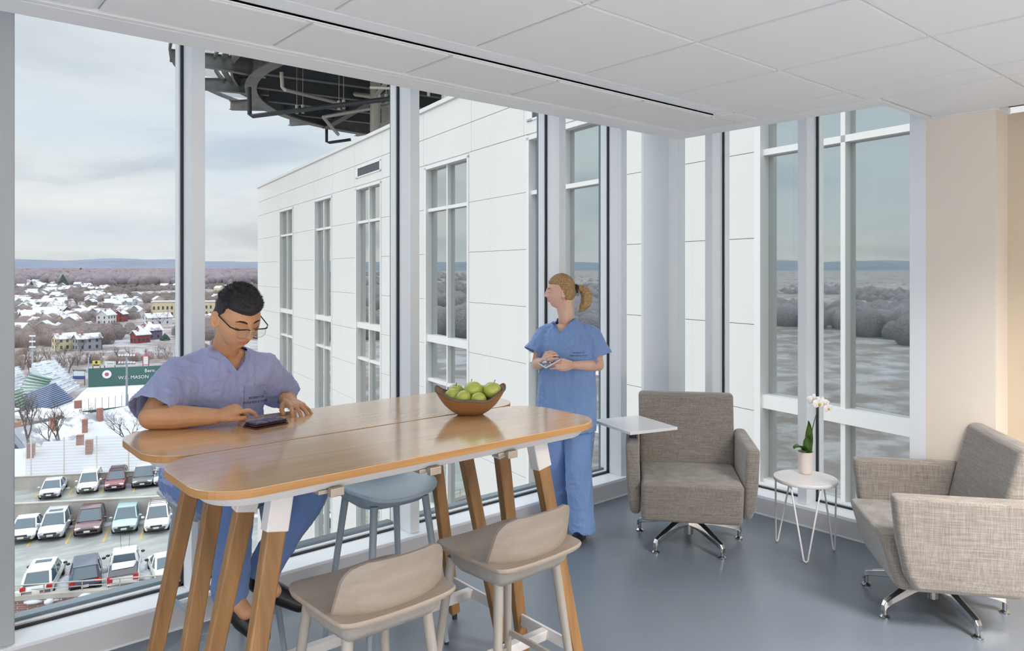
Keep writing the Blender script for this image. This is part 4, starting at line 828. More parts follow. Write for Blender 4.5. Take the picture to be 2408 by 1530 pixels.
# infield wall + sheds right of the grandstand
iw = thing('infield_fence', 'low green fence wall with wire mesh along the near side of the field', 'fence', onzP(240, 990)); p, q = onzP(192, 990), onzP(360, 968); b = B(); b.bar(Vector((p.x, p.y, -35)), Vector((q.x, q.y, -35)), .3, 3.0); b.obj('green_wall', dgreen, iw)
for k in range(12): r = p.lerp(q, k/11); b = B(); b.tube([Vector((r.x, r.y, -34)), Vector((r.x, r.y, -30.5))], .06, 5); b.obj('post', steel, iw)
ph('long low white shed with snowy roof below the green fence', 255, 1010, 150, 5, 12, 3, RA+.1, W_, SN, parts=False)
ph('green shed behind the sage house', 320, 1015, 148, 5, 12, 3.5, RA+.1, green, SN, parts=False)
b = B(); p, q = azpt(-150, 330), azpt(520, 305); b.bar(Vector((p.x, p.y, -35.9)), Vector((q.x, q.y, -35.9)), 9, .3); tag(b.obj('railway_bank', mat('brown_bank', (132, 124, 116), .9, var=(.2, (190, 188, 186), (1, 4, 1), .4, .6))), 'brown railway bank along the river behind the ball park', 'embankment')
# ================================================================== THE HIGH TABLE
def woodmat(name, c1, c2, axis=(1, 14, 14), rough=.35, knots=True, coat=0):
    m = bpy.data.materials.new(name); m.use_nodes = True; N, L = NT(m.node_tree); tc = nd(N, 'ShaderNodeTexCoord'); mp = nd(N, 'ShaderNodeMapping'); mp.inputs['Scale'].default_value = axis; L.new(tc.outputs['Object'], mp.inputs[0])
    n = nd(N, 'ShaderNodeTexNoise', inp={'Scale': 1.6, 'Detail': 7, 'Roughness': .6, 'Distortion': .6}); L.new(mp.outputs[0], n.inputs['Vector'])
    c = ramp(N, L, n.outputs[0], [(.3, s2l(c1)), (.68, s2l(c2))]); p = nd(N, 'ShaderNodeBsdfPrincipled', inp={'Roughness': rough})
    if knots:
        mp2 = nd(N, 'ShaderNodeMapping'); mp2.inputs['Scale'].default_value = tuple(v*.35 if v > 3 else v for v in axis); L.new(tc.outputs['Object'], mp2.inputs[0])
        v = nd(N, 'ShaderNodeTexVoronoi', inp={'Scale': 1.9}); L.new(mp2.outputs[0], v.inputs['Vector']); k = ramp(N, L, v.outputs['Distance'], [(.03, (1,)*3), (.09, (0,)*3)])
        mx = nd(N, 'ShaderNodeMix', data_type='RGBA'); L.new(mth(N, L, 'MULTIPLY', k, .6), mx.inputs[0]); L.new(c, mx.inputs[6]); mx.inputs[7].default_value = (*s2l((92, 62, 36)), 1); c = mx.outputs[2]
    L.new(c, p.inputs['Base Color']); p.inputs['Coat Weight'].default_value = coat; p.inputs['Coat IOR'].default_value = 2.5; p.inputs['Coat Roughness'].default_value = .12
    bp = nd(N, 'ShaderNodeBump', inp={'Strength': .12, 'Distance': .001}); L.new(n.outputs[0], bp.inputs['Height']); L.new(bp.outputs[0], p.inputs['Normal'])
    o = nd(N, 'ShaderNodeOutputMaterial'); L.new(p.outputs[0], o.inputs[0]); return m
top_m = woodmat('maple_top', (236, 196, 150), (220, 174, 124), (.9, 16, 8), .2, True, 1)
edge_m = woodmat('plywood_edge', (190, 142, 84), (170, 122, 68), (1, 1, 60), .45, False)
leg_m = woodmat('oak_leg', (158, 118, 74), (122, 88, 52), (14, 14, 1.2), .5, True)
pwhite = mat('powder_white_steel', (214, 210, 210), .45)
TZ = 1.13
tbl = thing('high_table', 'high meeting table with two rounded maple tops side by side on splayed wooden legs', 'table', (1.44, 2.53, 0))
def rrect(x0, x1, y0, y1, r, n=10):
    P_ = []
    for cx_, cy_, a0 in ((x1-r, y1-r, 0), (x0+r, y1-r, 90), (x0+r, y0+r, 180), (x1-r, y0+r, 270)):
        for k in range(n+1): a = math.radians(a0+90*k/n); P_.append((cx_+r*math.cos(a), cy_+r*math.sin(a)))
    return P_
TX0, TX1 = .648, 2.236
for (y0, y1) in ((2.016, 2.518), (2.530, 3.042)):
    b = B(); poly = rrect(TX0, TX1, y0, y1, .15); n_ = len(poly); b.k = 1; b.prism(poly, TZ-.024, TZ-.0015); b.m[-2:] = [0, 0]; b.k = 0
    in_ = rrect(TX0+.0015, TX1-.0015, y0+.0015, y1-.0015, .149); b.loft([[(x, y, TZ-.0015) for x, y in poly], [(x, y, TZ) for x, y in in_]])
    b.obj('table_top', [top_m, edge_m], tbl)
    b = B(); p2 = rrect(TX0+.05, TX1-.05, y0+.045, y1-.045, .12); p3_ = rrect(TX0+.015, TX1-.015, y0+.015, y1-.015, .14)
    b.loft([[(x, y, TZ-.058) for x, y in p2], [(x, y, TZ-.026) for x, y in p3_]]); b.obj('apron', pwhite, tbl, bevel=.003)
    yc = (y0+y1)/2
    for sx, xt, xb in ((-1, .915, .715), (1, 1.965, 2.165)):
        for sy in (-1, 1):
            pt_ = Vector((xt, yc+sy*.115, 1.075)); pb_ = Vector((xb, yc+sy*.185, .03)); d_ = (pb_-pt_)
            b = B(); b.bar(pt_+d_*.06, pb_, .062, .042, up=(0, 1, 0), w1=.050, h1=.036); lg = b.obj('leg', leg_m, tbl, bevel=.006)
            b = B(); b.tube([pb_+Vector((0, 0, .005)), Vector((pb_.x, pb_.y, 0))], .013, 12); b.obj('foot_glide', gasket, lg)
            b = B(); b.bar(pt_-d_*.01, pt_+d_*.115, .070, .050, up=(0, 1, 0)); b.obj('leg_bracket', pwhite, tbl, bevel=.004)
        f_ = (1.075-.215)/(1.075-.03); xc_ = xt+(xb-xt)*f_; dy_ = .115+.07*f_
        b = B(); b.bar((xc_, yc-dy_, .205), (xc_, yc+dy_, .205), .012, .05, up=(0, 0, 1)); b.obj('cross_bar', pwhite, tbl, bevel=.002)
    xa, xb2 = .915-.2*f_, 1.965+.2*f_
    b = B(); b.bar((xa, yc, .205), (xb2, yc, .205), .040, .040, up=(0, 0, 1)); b.obj('stretcher', pwhite, tbl, bevel=.004)
    b = B(); b.box((.93, yc-.02, 1.05), (1.95, yc+.02, 1.075)); b.obj('beam', pwhite, tbl)
nickel = mat('brushed_nickel', (170, 160, 148), .4, metal=.7)
for x in (1.02, 1.38, 1.72):
    b = B(); b.box((x, 2.03, TZ-.076), (x+.045, 2.05, TZ-.05)); b.box((x-.03, 2.05, TZ-.068), (x+.02, 2.10, TZ-.055)); b.obj('clip', nickel, tbl, bevel=.002)
# ================================================================== STOOLS
def stool(label, loc, rot, seat_m, leg_mm, group=None):
    """local: seat faces +y (towards the table), back at -y; seat height .75"""
    t = thing('bar_stool', label, 'bar stool', loc, rot, group); SH = .75
    # seat: rounded plan, wider in front, slightly dished
    out = []
    ctrl = [(-.185, -.215), (-.205, -.16), (-.213, 0), (-.213, .09), (-.17, .175), (-.08, .205), (.08, .205), (.17, .175), (.213, .09), (.213, 0), (.205, -.16), (.185, -.215), (.08, -.222), (-.08, -.222)]
    n = len(ctrl)
    for i in range(n):      # closed Catmull-Rom
        p0, p1, p2, p3 = [Vector(ctrl[(i+k-1) % n]) for k in range(4)]
        for u in (0, .25, .5, .75): out.append(.5*((2*p1)+(p2-p0)*u+(2*p0-5*p1+4*p2-p3)*u*u+(3*p1-p0-3*p2+p3)*u**3))
    def dish(x, y): return -.014*max(0, 1-(x/.21)**2-((y-.02)/.2)**2)-.02*max(0, (y-.10)/.11)**2+.012*(abs(x)/.21)**2.5
    rings = []
    for s, dz, top in ((.9, -.022, 0), (.985, -.018, 0), (1, -.011, 0), (1, -.006, 0), (.985, -.001, 1), (.8, 0, 1), (.5, 0, 1), (.2, 0, 1)): rings.append([(p.x*s, p.y*s, SH+dz+dish(p.x*s, p.y*s)) for p in out])
    b = B(); b.loft(rings); b.obj('seat', seat_m, t, world=False, smooth=50)
    # back: a bent shell rising from behind, trapezoid with round corners
    rows = []; nz_, nx_ = 12, 24
    def width(v): return .172+.028*v if v > .35 else .172+.028*v
    for j in range(nz_+1):
        v = j/nz_; row = []
        for i in range(nx_+1):
            u = i/nx_*2-1; wmax = .192-.028*v
            c_ = .06; h = .168
            if v*h > h-c_: q = (v*h-(h-c_))/c_; wmax -= c_*(1-math.sqrt(max(0, 1-q*q)))*.9
            wmax -= 0.035*(1-v)*0 - .0
            x = u*wmax*(1-.0*v); row.append(Vector((x*(1+.02*v), -.178-.030*v-.0+.055*(abs(x)/.19)**2.4, SH-.012+h*v)))
        rows.append(row)
    b = B(); th_ = .012; R2 = [[p+Vector((0, -th_, 0)) for p in r] for r in rows]
    b.loft(rows, cap=False, closed=False); b.loft(R2, cap=False, closed=False)
    for j in range(nz_): b.add([rows[j][0], rows[j+1][0], R2[j+1][0], R2[j][0]], [(0, 1, 2, 3)]); b.add([rows[j][-1], rows[j+1][-1], R2[j+1][-1], R2[j][-1]], [(3, 2, 1, 0)])
    for i in range(nx_): b.add([rows[-1][i], rows[-1][i+1], R2[-1][i+1], R2[-1][i]], [(0, 1, 2, 3)]); b.add([rows[0][i], rows[0][i+1], R2[0][i+1], R2[0][i]], [(3, 2, 1, 0)])
    b.obj('backrest', seat_m, t, world=False, smooth=60)
    # rounded carrier under the seat
    rings = []
    for s, z in ((.60, -.085), (.74, -.078), (.82, -.055), (.86, -.022)): rings.append([(p.x*s, p.y*s*.93-.006, SH+z) for p in out])
    b = B(); b.loft(rings); b.obj('seat_carrier', leg_mm, t, world=False, smooth=60)
    F_ = []
    for sx in (-1, 1):
        for sy in (-1, 1):
            a = Vector((sx*.135, sy*.13, SH-.06)); c = Vector((sx*.205, sy*.205, .012)); F_.append((a, c)); b = B(); b.tube([a, c], [.0175, .0125], 16); lg = b.obj('leg', leg_mm, t, world=False, smooth=60)
            b = B(); b.tube([c+Vector((0, 0, .002)), c-Vector((0, 0, .012))], .011, 10); b.obj('foot_pad', gasket, lg, world=False)
    def pt(i, z): a, c = F_[i]; u = (a.z-z)/(a.z-c.z); return a.lerp(c, u)
    for i, j, z in ((0, 1, .30), (2, 3, .30), (0, 2, .26), (1, 3, .22)):
        b = B(); b.bar(pt(i, z), pt(j, z), .012, .022); b.obj('foot_rail', leg_mm, t, world=False, bevel=.002)
    return t
beige_w = woodmat('stained_taupe_ash', (160, 147, 135), (147, 134, 122), (2, 22, 22), .45, False); beige_l = woodmat('stained_taupe_leg', (156, 150, 144), (146, 139, 132), (22, 22, 2), .5, False)
blue_w = woodmat('stained_blue_ash', (186, 202, 214), (172, 190, 204), (2, 22, 22), .42, False); blue_l = woodmat('stained_blue_leg', (150, 163, 174), (140, 153, 165), (22, 22, 2), .5, False)
stool('taupe wooden bar stool nearest the camera, left of the pair', (1.155, 2.055, 0), 0, beige_w, beige_l)
stool('taupe wooden bar stool on the near side, right one beside the table end', (1.72, 2.06, 0), .02, beige_w, beige_l)
stool('empty pale blue bar stool on the window side of the table', (1.785, 3.0, 0), PI, blue_w, blue_l)
stool('pale blue bar stool the man is sitting on', (1.14, 3.34, 0), PI+.1, blue_w, blue_l)
# ================================================================== FRUIT BOWL
bowl_m = woodmat('carved_bowl', (160, 120, 78), (122, 86, 52), (3, 3, 10), .5, True); bark_m = mat('bowl_bark_rim', (112, 96, 84), .85, bump=(60, .8, (1, 1, 1), .003))
BC = onz(1106, 974, TZ); bt_ = thing('fruit_bowl', 'carved wooden bowl with bark rim holding green apples', 'bowl', BC); bang = math.radians(8)-0
N_ = 56; prof = [(.30, 0), (.36, .0015), (.55, .02), (.75, .05), (.9, .085), (1.0, .115)]
def brim(a): return .088+.026*math.cos(2*a)+.006*math.sin(3*a+.5)+.004*math.sin(7*a)
def bp_(a, k, ins=0):
    r, z = prof[k]; rx, ry = .150-ins, .098-ins; z = z/.115*brim(a)*(1 if k else 0)+ (0.010 if ins and k < 3 else 0)
    x, y = rx*r*math.cos(a), ry*r*math.sin(a); return Vector((x*math.cos(BA)-y*math.sin(BA), x*math.sin(BA)+y*math.cos(BA), z))
BA = A0-PI/2+.12
b = B(); rings = [[bp_(2*PI*i/N_, k) for i in range(N_)] for k in range(6)]+[[bp_(2*PI*i/N_, k, .010) for i in range(N_)] for k in (5, 4, 3, 2, 1, 0)]
b.loft(rings); b.m = [1 if 5*N_ <= i < 6*N_ else 0 for i in range(len(b.m))]; b.obj('bowl_shell', [bowl_m, bark_m], bt_, world=False, smooth=50)
b = B(); b.tube([bp_(2*PI*i/N_, 5, .004)+Vector((0, 0, .001)) for i in range(N_+1)], .006, 7); b.obj('bark_rim', bark_m, bt_, world=False, smooth=180)
apple_m = mat('apple_skin', (190, 196, 96), .3, var=(14, (170, 184, 80), (1, 1, .5), .35, .65), coat=.4); stem_m = mat('apple_stem', (74, 58, 38), .8)
def apple(px_, py_, z, r, tilt, label, stem=True):
    d_ = (BC.x*CA+BC.y*SA); d_ = d_+z[1]; p = at(px_, py_, d_); t = thing('apple', label, 'apple', p, 0, None); R_ = Matrix.Rotation(tilt[0], 3, 'X')@Matrix.Rotation(tilt[1], 3, 'Y'); b = B()
    P_ = []
    for i in range(19):
        a = PI*i/18; rr = r*math.sin(a)*(1+.05*math.cos(a)); zz_ = -r*.90*math.cos(a)
        if i > 14: zz_ -= r*.16*((i-14)/4)**1.6*(1 if i > 14 else 0)+.0
        if i < 3: zz_ += r*.10*((3-i)/3)**1.5
        P_.append((max(rr, .0004), zz_))
    b.lathe(P_, 28, (0, 0, 0), R_); b.obj('skin', apple_m, t, world=False, smooth=180)
    if stem: b = B(); b.tube([R_@Vector((0, 0, r*.68)), R_@Vector((.001, .001, r*.85)), R_@Vector((.005, .002, r*1.12))], [.0014, .0011, .0018], 6); b.obj('stem', stem_m, t, world=False)
apple(1072, 921, (0, .035), .037, (.3, -.2), 'green apple at the back left of the bowl, behind the left one')
apple(1062, 931, (0, -.01), .036, (-.5, -.3), 'green apple at the left end of the bowl')
apple(1112, 916, (0, .015), .041, (-.35, .05), 'green apple topmost in the middle of the bowl')
apple(1089, 937, (0, -.035), .036, (2.4, .4), 'green apple at the front of the bowl, bottom turned to us', False)
apple(1125, 940, (0, -.035), .034, (-1.1, .5), 'yellow-green apple at the front right with its stem towards us')
apple(1158, 917, (0, .01), .040, (.15, .15), 'green apple highest on the right with an upright stem')
apple(1136, 922, (0, .045), .035, (.3, .3), 'green apple mostly hidden between the middle and right ones')
# ================================================================== PHONE ON THE TABLE
PC = onz(626, 1000, TZ); ph_t = thing('phone', 'smartphone in an open dark red leather wallet case on the table', 'phone', PC, .22)
leather = mat('oxblood_leather', (72, 30, 32), .5, bump=(200, .2, (1, 1, 1))); scr = mat('phone_screen', (70, 76, 104), .12, var=(60, (150, 156, 178), (1, 1, 1), .45, .62))
b = B(); b.box((-.075, -.04, 0), (.075, .042, .006)); b.obj('case_flap', leather, ph_t, bevel=.002, world=False); b = B(); b.box((-.073, -.038, .009), (.073, .040, .013)); b.box((-.073, .030, .004), (.073, .04, .012)); b.obj('case_back', leather, ph_t, bevel=.002, world=False)
b = B(); b.box((-.070, -.036, .013), (.070, .036, .0205)); b.obj('phone_body', gasket, ph_t, bevel=.003, world=False); b = B(); b.box((-.066, -.0335, .0206), (.066, .0335, .0212)); b.obj('screen', scr, ph_t, world=False)
# ================================================================== ARMCHAIRS
fab = bpy.data.materials.new('linen_weave'); fab.use_nodes = True; N, L = NT(fab.node_tree); tc_ = nd(N, 'ShaderNodeTexCoord'); cs = []
for sc_ in ((220, 220, 9), (9, 9, 220)):
    mp = nd(N, 'ShaderNodeMapping'); mp.inputs['Scale'].default_value = sc_; L.new(tc_.outputs['Object'], mp.inputs[0]); n_ = nd(N, 'ShaderNodeTexNoise', inp={'Scale': 1.0, 'Detail': 3, 'Roughness': .7}); L.new(mp.outputs[0], n_.inputs['Vector']); cs.append(n_.outputs[0])
sm = mth(N, L, 'MULTIPLY', mth(N, L, 'ADD', cs[0], cs[1]), .5); p_ = nd(N, 'ShaderNodeBsdfPrincipled', inp={'Roughness': .95, 'Specular IOR Level': .2, 'Sheen Weight': .35, 'Sheen Roughness': .5})
L.new(ramp(N, L, sm, [(.38, s2l((118, 110, 103))), (.5, s2l((138, 130, 123))), (.62, s2l((158, 151, 144)))]), p_.inputs['Base Color']); bp2 = nd(N, 'ShaderNodeBump', inp={'Strength': .35, 'Distance': .001}); L.new(sm, bp2.inputs['Height']); L.new(bp2.outputs[0], p_.inputs['Normal']); oo = nd(N, 'ShaderNodeOutputMaterial'); L.new(p_.outputs[0], oo.inputs[0])
polish = mat('polished_aluminium', (190, 190, 192), .14, metal=1); backp = mat('white_back_shell', (226, 224, 222), .4)
def cushion(name, pts_bottom_top, t, bevel=.03, seg=4, m=fab):
    b = B(); b.loft(pts_bottom_top); return b.obj(name, m, t, world=False, bevel=bevel, seg=seg, smooth=180)
def armchair(label, loc, rot, base, tablet=False):
    """local: faces -y; centre of the swivel at origin"""
    t = thing('swivel_armchair', label, 'armchair', loc, rot)
    b = B(); W2 = .305
    S = lambda y0, y1, z, w: [(-w, y0, z), (w, y0, z), (w, y1, z), (-w, y1, z)]
    b.loft([S(-.25, .22, .185, W2), S(-.29, .24, .30, W2), S(-.335, .25, .455, W2)]); se = b.obj('seat', fab, t, world=False, bevel=.03, seg=5, smooth=40)
    b = B()
    rows = [[(-.29+.58*i/12, -.315+.53*j/12, .445+.022*math.sin(PI*i/12)**.5*math.sin(PI*j/12)**.5) for i in range(13)] for j in range(13)]
    b.loft(rows, cap=False, closed=False); b.obj('seat_crown', fab, se, world=False, smooth=180)
    b = B(); b.loft([S(.15, .29, .22, .305), S(.17, .30, .45, .310), S(.225, .325, .68, .315), S(.285, .365, .905, .318)]); b.obj('backrest', fab, t, world=False, bevel=.028, seg=5, smooth=40)
    for s in (-1, 1):
        b = B()
        A = lambda y0, y1, z, xi, xo: [(s*xi, y0, z), (s*xo, y0, z), (s*xo, y1, z), (s*xi, y1, z)]
        b.loft([A(-.19, .27, .205, .308, .365), A(-.24, .30, .29, .308, .385), A(-.275, .31, .45, .310, .395), A(-.30, .315, .672, .318, .400)])
        b.obj('armrest', fab, t, world=False, bevel=.032, seg=5, smooth=40)
    b = B(); b.tube([(0, 0, .045), (0, 0, .2)], .030, 20); b.obj('column', polish, t, world=False, smooth=60)
    for k in range(5):
        a = 2*PI*k/5+math.radians(base)-rot; u = Vector((math.cos(a), math.sin(a), 0)); b = B(); v_ = Vector((-u.y, u.x, 0))
        secs = [(.03, .155, .030, .045), (.15, .135, .026, .035), (.30, .088, .020, .022), (.335, .075, .019, .022), (.35, .055, .016, .02)]
        b.loft([[u*r+v_*(-w_)+Vector((0, 0, z-h_)), u*r+v_*w_+Vector((0, 0, z-h_)), u*r+v_*w_*.7+Vector((0, 0, z+.01)), u*r-v_*w_*.7+Vector((0, 0, z+.01))] for r, z, w_, h_ in secs]); lg = b.obj('base_leg', polish, t, world=False, bevel=.004)
        b = B(); b.tube([u*.335+Vector((0, 0, .065)), u*.335+Vector((0, 0, .012))], .011, 12); b.lathe([(.005, .0), (.023, .0), (.024, .008), (.014, .016), (.005, .018)], 18, u*.335); b.obj('glide', polish, lg, world=False, smooth=40)
    if tablet:
        b = B(); b.tube([(-.355, -.10, .64), (-.355, -.10, .732)], .024, 14); b.obj('tablet_post', gasket, t, world=False)
        b = B(); b.obox((-.345, -.037, .741), (.425, .36, .018), rz(math.radians(125))); b.obj('tablet', mat('white_laminate', (226, 226, 230), .25), t, world=False, bevel=.002)
    return t
armchair('grey linen swivel armchair with a white writing tablet facing us by the corner', (3.95, 2.86, 0), math.radians(-50), 36, True)
armchair('grey linen swivel armchair at the right edge seen from its side', (4.13, 1.475, 0), math.radians(-142), 18)
# ================================================================== SIDE TABLE AND ORCHID
off = mat('white_side_table', (222, 218, 218), .4); SC = Vector((4.33, 2.268, 0)); sdt = thing('side_table', 'small round white side table on hairpin wire legs', 'side table', SC)
b = B(); b.lathe([(.170, .438), (.185, .440), (.188, .445), (.188, .457), (.185, .461), (.15, .461)], 56, SC); b.obj('table_top', off, sdt, smooth=40)
for k, f_ in enumerate((onz(1827, 1274, 0), onz(1895, 1324, 0), onz(1961, 1295, 0))):
    u = (f_-SC); u.z = 0; r_ = u.length; u.normalize(); v_ = Vector((-u.y, u.x, 0)); b = B()
    P_ = [SC+u*.09+v_*.08+Vector((0, 0, .436)), SC+u*.135+v_*.085+Vector((0, 0, .435)), SC+u*.155+v_*.08+Vector((0, 0, .42)), SC+u*(r_)+v_*.012+Vector((0, 0, .014)), SC+u*r_+Vector((0, 0, .0055)), SC+u*r_-v_*.012+Vector((0, 0, .014)), SC+u*.155-v_*.08+Vector((0, 0, .42)), SC+u*.135-v_*.085+Vector((0, 0, .435)), SC+u*.09-v_*.08+Vector((0, 0, .436))]
    b.tube(P_, .0055, 8); b.obj('leg', off, sdt, smooth=60)
OC = onz(1894, 1112, .461); orc = thing('potted_orchid', 'white orchid in a small white pot on the round side table', 'plant', OC)
b = B(); b.lathe([(.030, 0), (.036, .002), (.049, .138), (.046, .138), (.036, .012), (.005, .010)], 40, OC); b.obj('pot', mat('blush_white_pot', (228, 216, 208), .35), orc, smooth=60)
b = B(); b.lathe([(.001, .12), (.045, .12), (.044, .128), (.001, .13)], 24, OC); b.obj('soil', mat('bark_soil', (110, 84, 60), .9, bump=(80, 1, (1, 1, 1), .004)), orc)
RT = Vector((SA, -CA, 0)); FW = Vector((CA, SA, 0)); UP = Vector((0, 0, 1)); leafm = mat('orchid_leaf', (62, 92, 38), .35, var=(20, (80, 112, 48), (1, 1, 1), .4, .6)); petm = mat('orchid_petal', (246, 242, 240), .5, sss=.0); throat = mat('orchid_throat', (214, 176, 70), .5)
def leaf(pts, wmax, nrm):
    b = B(); n_ = 10; P_ = [Vector(p) for p in pts]; rows = []
    for i in range(n_+1):
        u = i/n_; p = P_[0]*(1-u)**2+P_[1]*2*u*(1-u)+P_[2]*u*u; d_ = ((P_[1]-P_[0])*(1-u)+(P_[2]-P_[1])*u).normalized(); s_ = d_.cross(Vector(nrm)).normalized(); nn_ = s_.cross(d_)
        w_ = wmax*(math.sin(PI*min(1, .12+u*.9))**.6); rows.append([p+s_*w_*k+nn_*(.18*wmax*k*k*3) for k in (-1, -.5, 0, .5, 1)])
    R2 = [[p-Vector((0, 0, .0015)) for p in r] for r in rows]; b.loft(rows, cap=False, closed=False); b.loft(R2, cap=False, closed=False); return b.obj('leaf', leafm, orc, smooth=180)
T0 = OC+UP*.128; K_ = 1.42
leaf([T0+RT*(.012*K_), T0+RT*(.0*K_)+UP*(.05*K_), T0+RT*(.004*K_)+UP*(.085*K_)-FW*(.01*K_)], .030, -FW); leaf([T0+RT*(.008*K_), T0+RT*(.018*K_)+UP*(.06*K_)+FW*(.01*K_), T0+RT*(.012*K_)+UP*(.145*K_)], .026, -FW); leaf([T0, T0-RT*(.03*K_)+UP*(.045*K_)-FW*(.02*K_), T0-RT*(.058*K_)+UP*(.022*K_)-FW*(.02*K_)], .027, UP); leaf([T0+RT*(.01*K_), T0-RT*(.025*K_)+UP*(.02*K_)-FW*(.035*K_), T0-RT*(.02*K_)+UP*(.012*K_)-FW*(.05*K_)], .024, UP)
b = B(); sp_ = [T0+RT*(.014*K_), T0+RT*(.024*K_)+UP*(.07*K_), T0+RT*(.034*K_)+UP*(.12*K_), T0+RT*(.05*K_)+UP*(.18*K_), T0+RT*(.052*K_)+UP*(.21*K_), T0+RT*(.075*K_)+UP*(.222*K_)]; b.tube(sp_, [.0035, .0035, .003, .0022, .0018, .0015], 8); b.obj('flower_stem', mat('orchid_stem', (74, 84, 44), .6), orc, smooth=180)
def flower(c, s, R_):
    b = B()
    for k, (a, w_, l_) in enumerate([(90, .5, .95), (210, .5, .9), (330, .5, .9), (10, .82, 1), (170, .82, 1)]):
        a = math.radians(a); u = Vector((math.cos(a), 0, math.sin(a))); v_ = Vector((-math.sin(a), 0, math.cos(a))); rows = []
        for i in range(8):
            q = i/7; ww = s*w_*.62*math.sin(PI*min(1, .08+.86*q))**.55; rows.append([R_@(u*s*l_*q+v_*ww*j+Vector((0, -.12*s*math.sin(q*PI)-(.02*s if k > 2 else 0)+.10*s*j*j, 0)))+c for j in (-1, -.5, 0, .5, 1)])
        b.loft(rows, cap=False, closed=False); b.loft([[p-R_@Vector((0, .0009, 0)) for p in r] for r in rows], cap=False, closed=False)
    f_ = b.obj('flower', petm, orc, smooth=180); b = B(); b.ell(c+R_@Vector((0, -.15*s, -.12*s)), (.18*s, .2*s, .22*s), None, 10, 6); b.obj('flower_lip', throat, f_, smooth=180)
def fr3(r, f): return Matrix((RT*math.cos(r)+FW*math.sin(r), FW*math.cos(r)-RT*math.sin(r), UP)).transposed()
flower(T0+RT*(.055*K_)+UP*(.222*K_)-FW*(.012*K_), .046, fr3(.3, 0)); flower(T0+RT*(.043*K_)+UP*(.232*K_)+FW*(.015*K_), .043, fr3(-.5, 0)); flower(T0+RT*(.078*K_)+UP*(.222*K_), .040, fr3(.2, 0)); flower(T0+RT*(.098*K_)+UP*(.200*K_)-FW*(.005*K_), .038, fr3(.5, 0)); 
b = B(); b.ell(T0+RT*(.103*K_)+UP*(.226*K_), (.006, .006, .008), None, 8, 6); b.obj('bud', petm, orc, smooth=180)
# ================================================================== PEOPLE
from mathutils.bvhtree import BVHTree
def bake(b, vox, it=6, fac=.55, name='m'):
    o = b.obj('tmp', white); r = o.modifiers.new('r', 'REMESH'); r.mode = 'VOXEL'; r.voxel_size = vox; r.use_smooth_shade = True
    s = o.modifiers.new('s', 'SMOOTH'); s.factor = fac; s.iterations = it
    bpy.context.view_layer.update(); me = bpy.data.meshes.new_from_object(o.evaluated_get(bpy.context.evaluated_depsgraph_get())); me.name = name
    bpy.data.objects.remove(o); me.materials.clear(); return me
def put(me, name, m, parent, smooth=True):
    me.transform(basis(parent).inverted()); 
    for x in (m if isinstance(m, (list, tuple)) else [m]): me.materials.append(x)
    if smooth: me.polygons.foreach_set('use_smooth', [True]*len(me.polygons))
    o = bpy.data.objects.new(name, me); col.objects.link(o); o.parent = parent; return o
def wrinkle(me, f):
    me.update(); ns = [v.normal.copy() for v in me.vertices]
    for v, n in zip(me.vertices, ns): v.co = v.co+n*f(v.co)
    me.update()
def skinmat(name, c, c2, lipz=None):
    return mat(name, c, .48, var=(9, c2, (1, 1, 1), .35, .7), bump=(420, .12, (1, 1, 1)), sss=.12, spec=.35)
def sm01(x): x = max(0, min(1, x)); return x*x*(3-2*x)
def headpt(n, k=1.0, fem=0):
    """n unit direction (x right, y back, z up) -> point on the head, metres"""
    x, y, z = n.x*.076, n.y*(.098 if n.y > 0 else .092), n.z*.116
    lo = sm01(-z/.116); 
    x *= 1-.30*lo**1.3-(.05*lo if fem else 0)
    if y > 0: y *= 1-.42*lo
    x *= 1-.05*sm01((z-.02)/.09); 
    if y < 0:
        fr = min(1, -y/.05); a = abs(x); y += .010*sm01((z-.03)/.08)
        def g(x0, z0, sx, sz, amp): return amp*math.exp(-((a-x0)/sx)**2-((z-z0)/sz)**2)
        d = g(0, .008, .0085, .022, .009)+g(0, -.014, .009, .016, .0165)+g(0, -.029, .010, .0085, .0225)+g(.0135, -.033, .0065, .0065, .010)
        d += g(.031, .006, .015, .011, -.011)+g(.031, .004, .012, .0075, .0065)+g(.028, .026, .022, .008, .0035)+g(.042, -.024, .02, .02, .003)
        d += g(0, -.060, .026, .014, .004)+g(0, -.0555, .018, .0038, .0042)+g(0, -.0608, .022, .0020, -.0035)+g(0, -.0665, .015, .0042, .0052)+g(0, -.078, .014, .005, -.003)+g(0, -.094, .018, .013, .0065)
        y -= d*fr*(.85 if fem else 1)
    return Vector((x, y, z))*k
def headgrid(b, T, k=1.0, fem=0, nu=120, nv=110, f=None):
    rings = []
    for i in range(nv+1):
        t = PI*i/nv; ring = []
        for j in range(nu):
            a = 2*PI*j/nu; n = Vector((max(math.sin(t), 1e-4)*math.cos(a), max(math.sin(t), 1e-4)*math.sin(a), -math.cos(t))); p = headpt(n, k, fem)
            if f: p = f(n, p)
            ring.append(T(p))
        rings.append(ring)
    b.loft(rings)
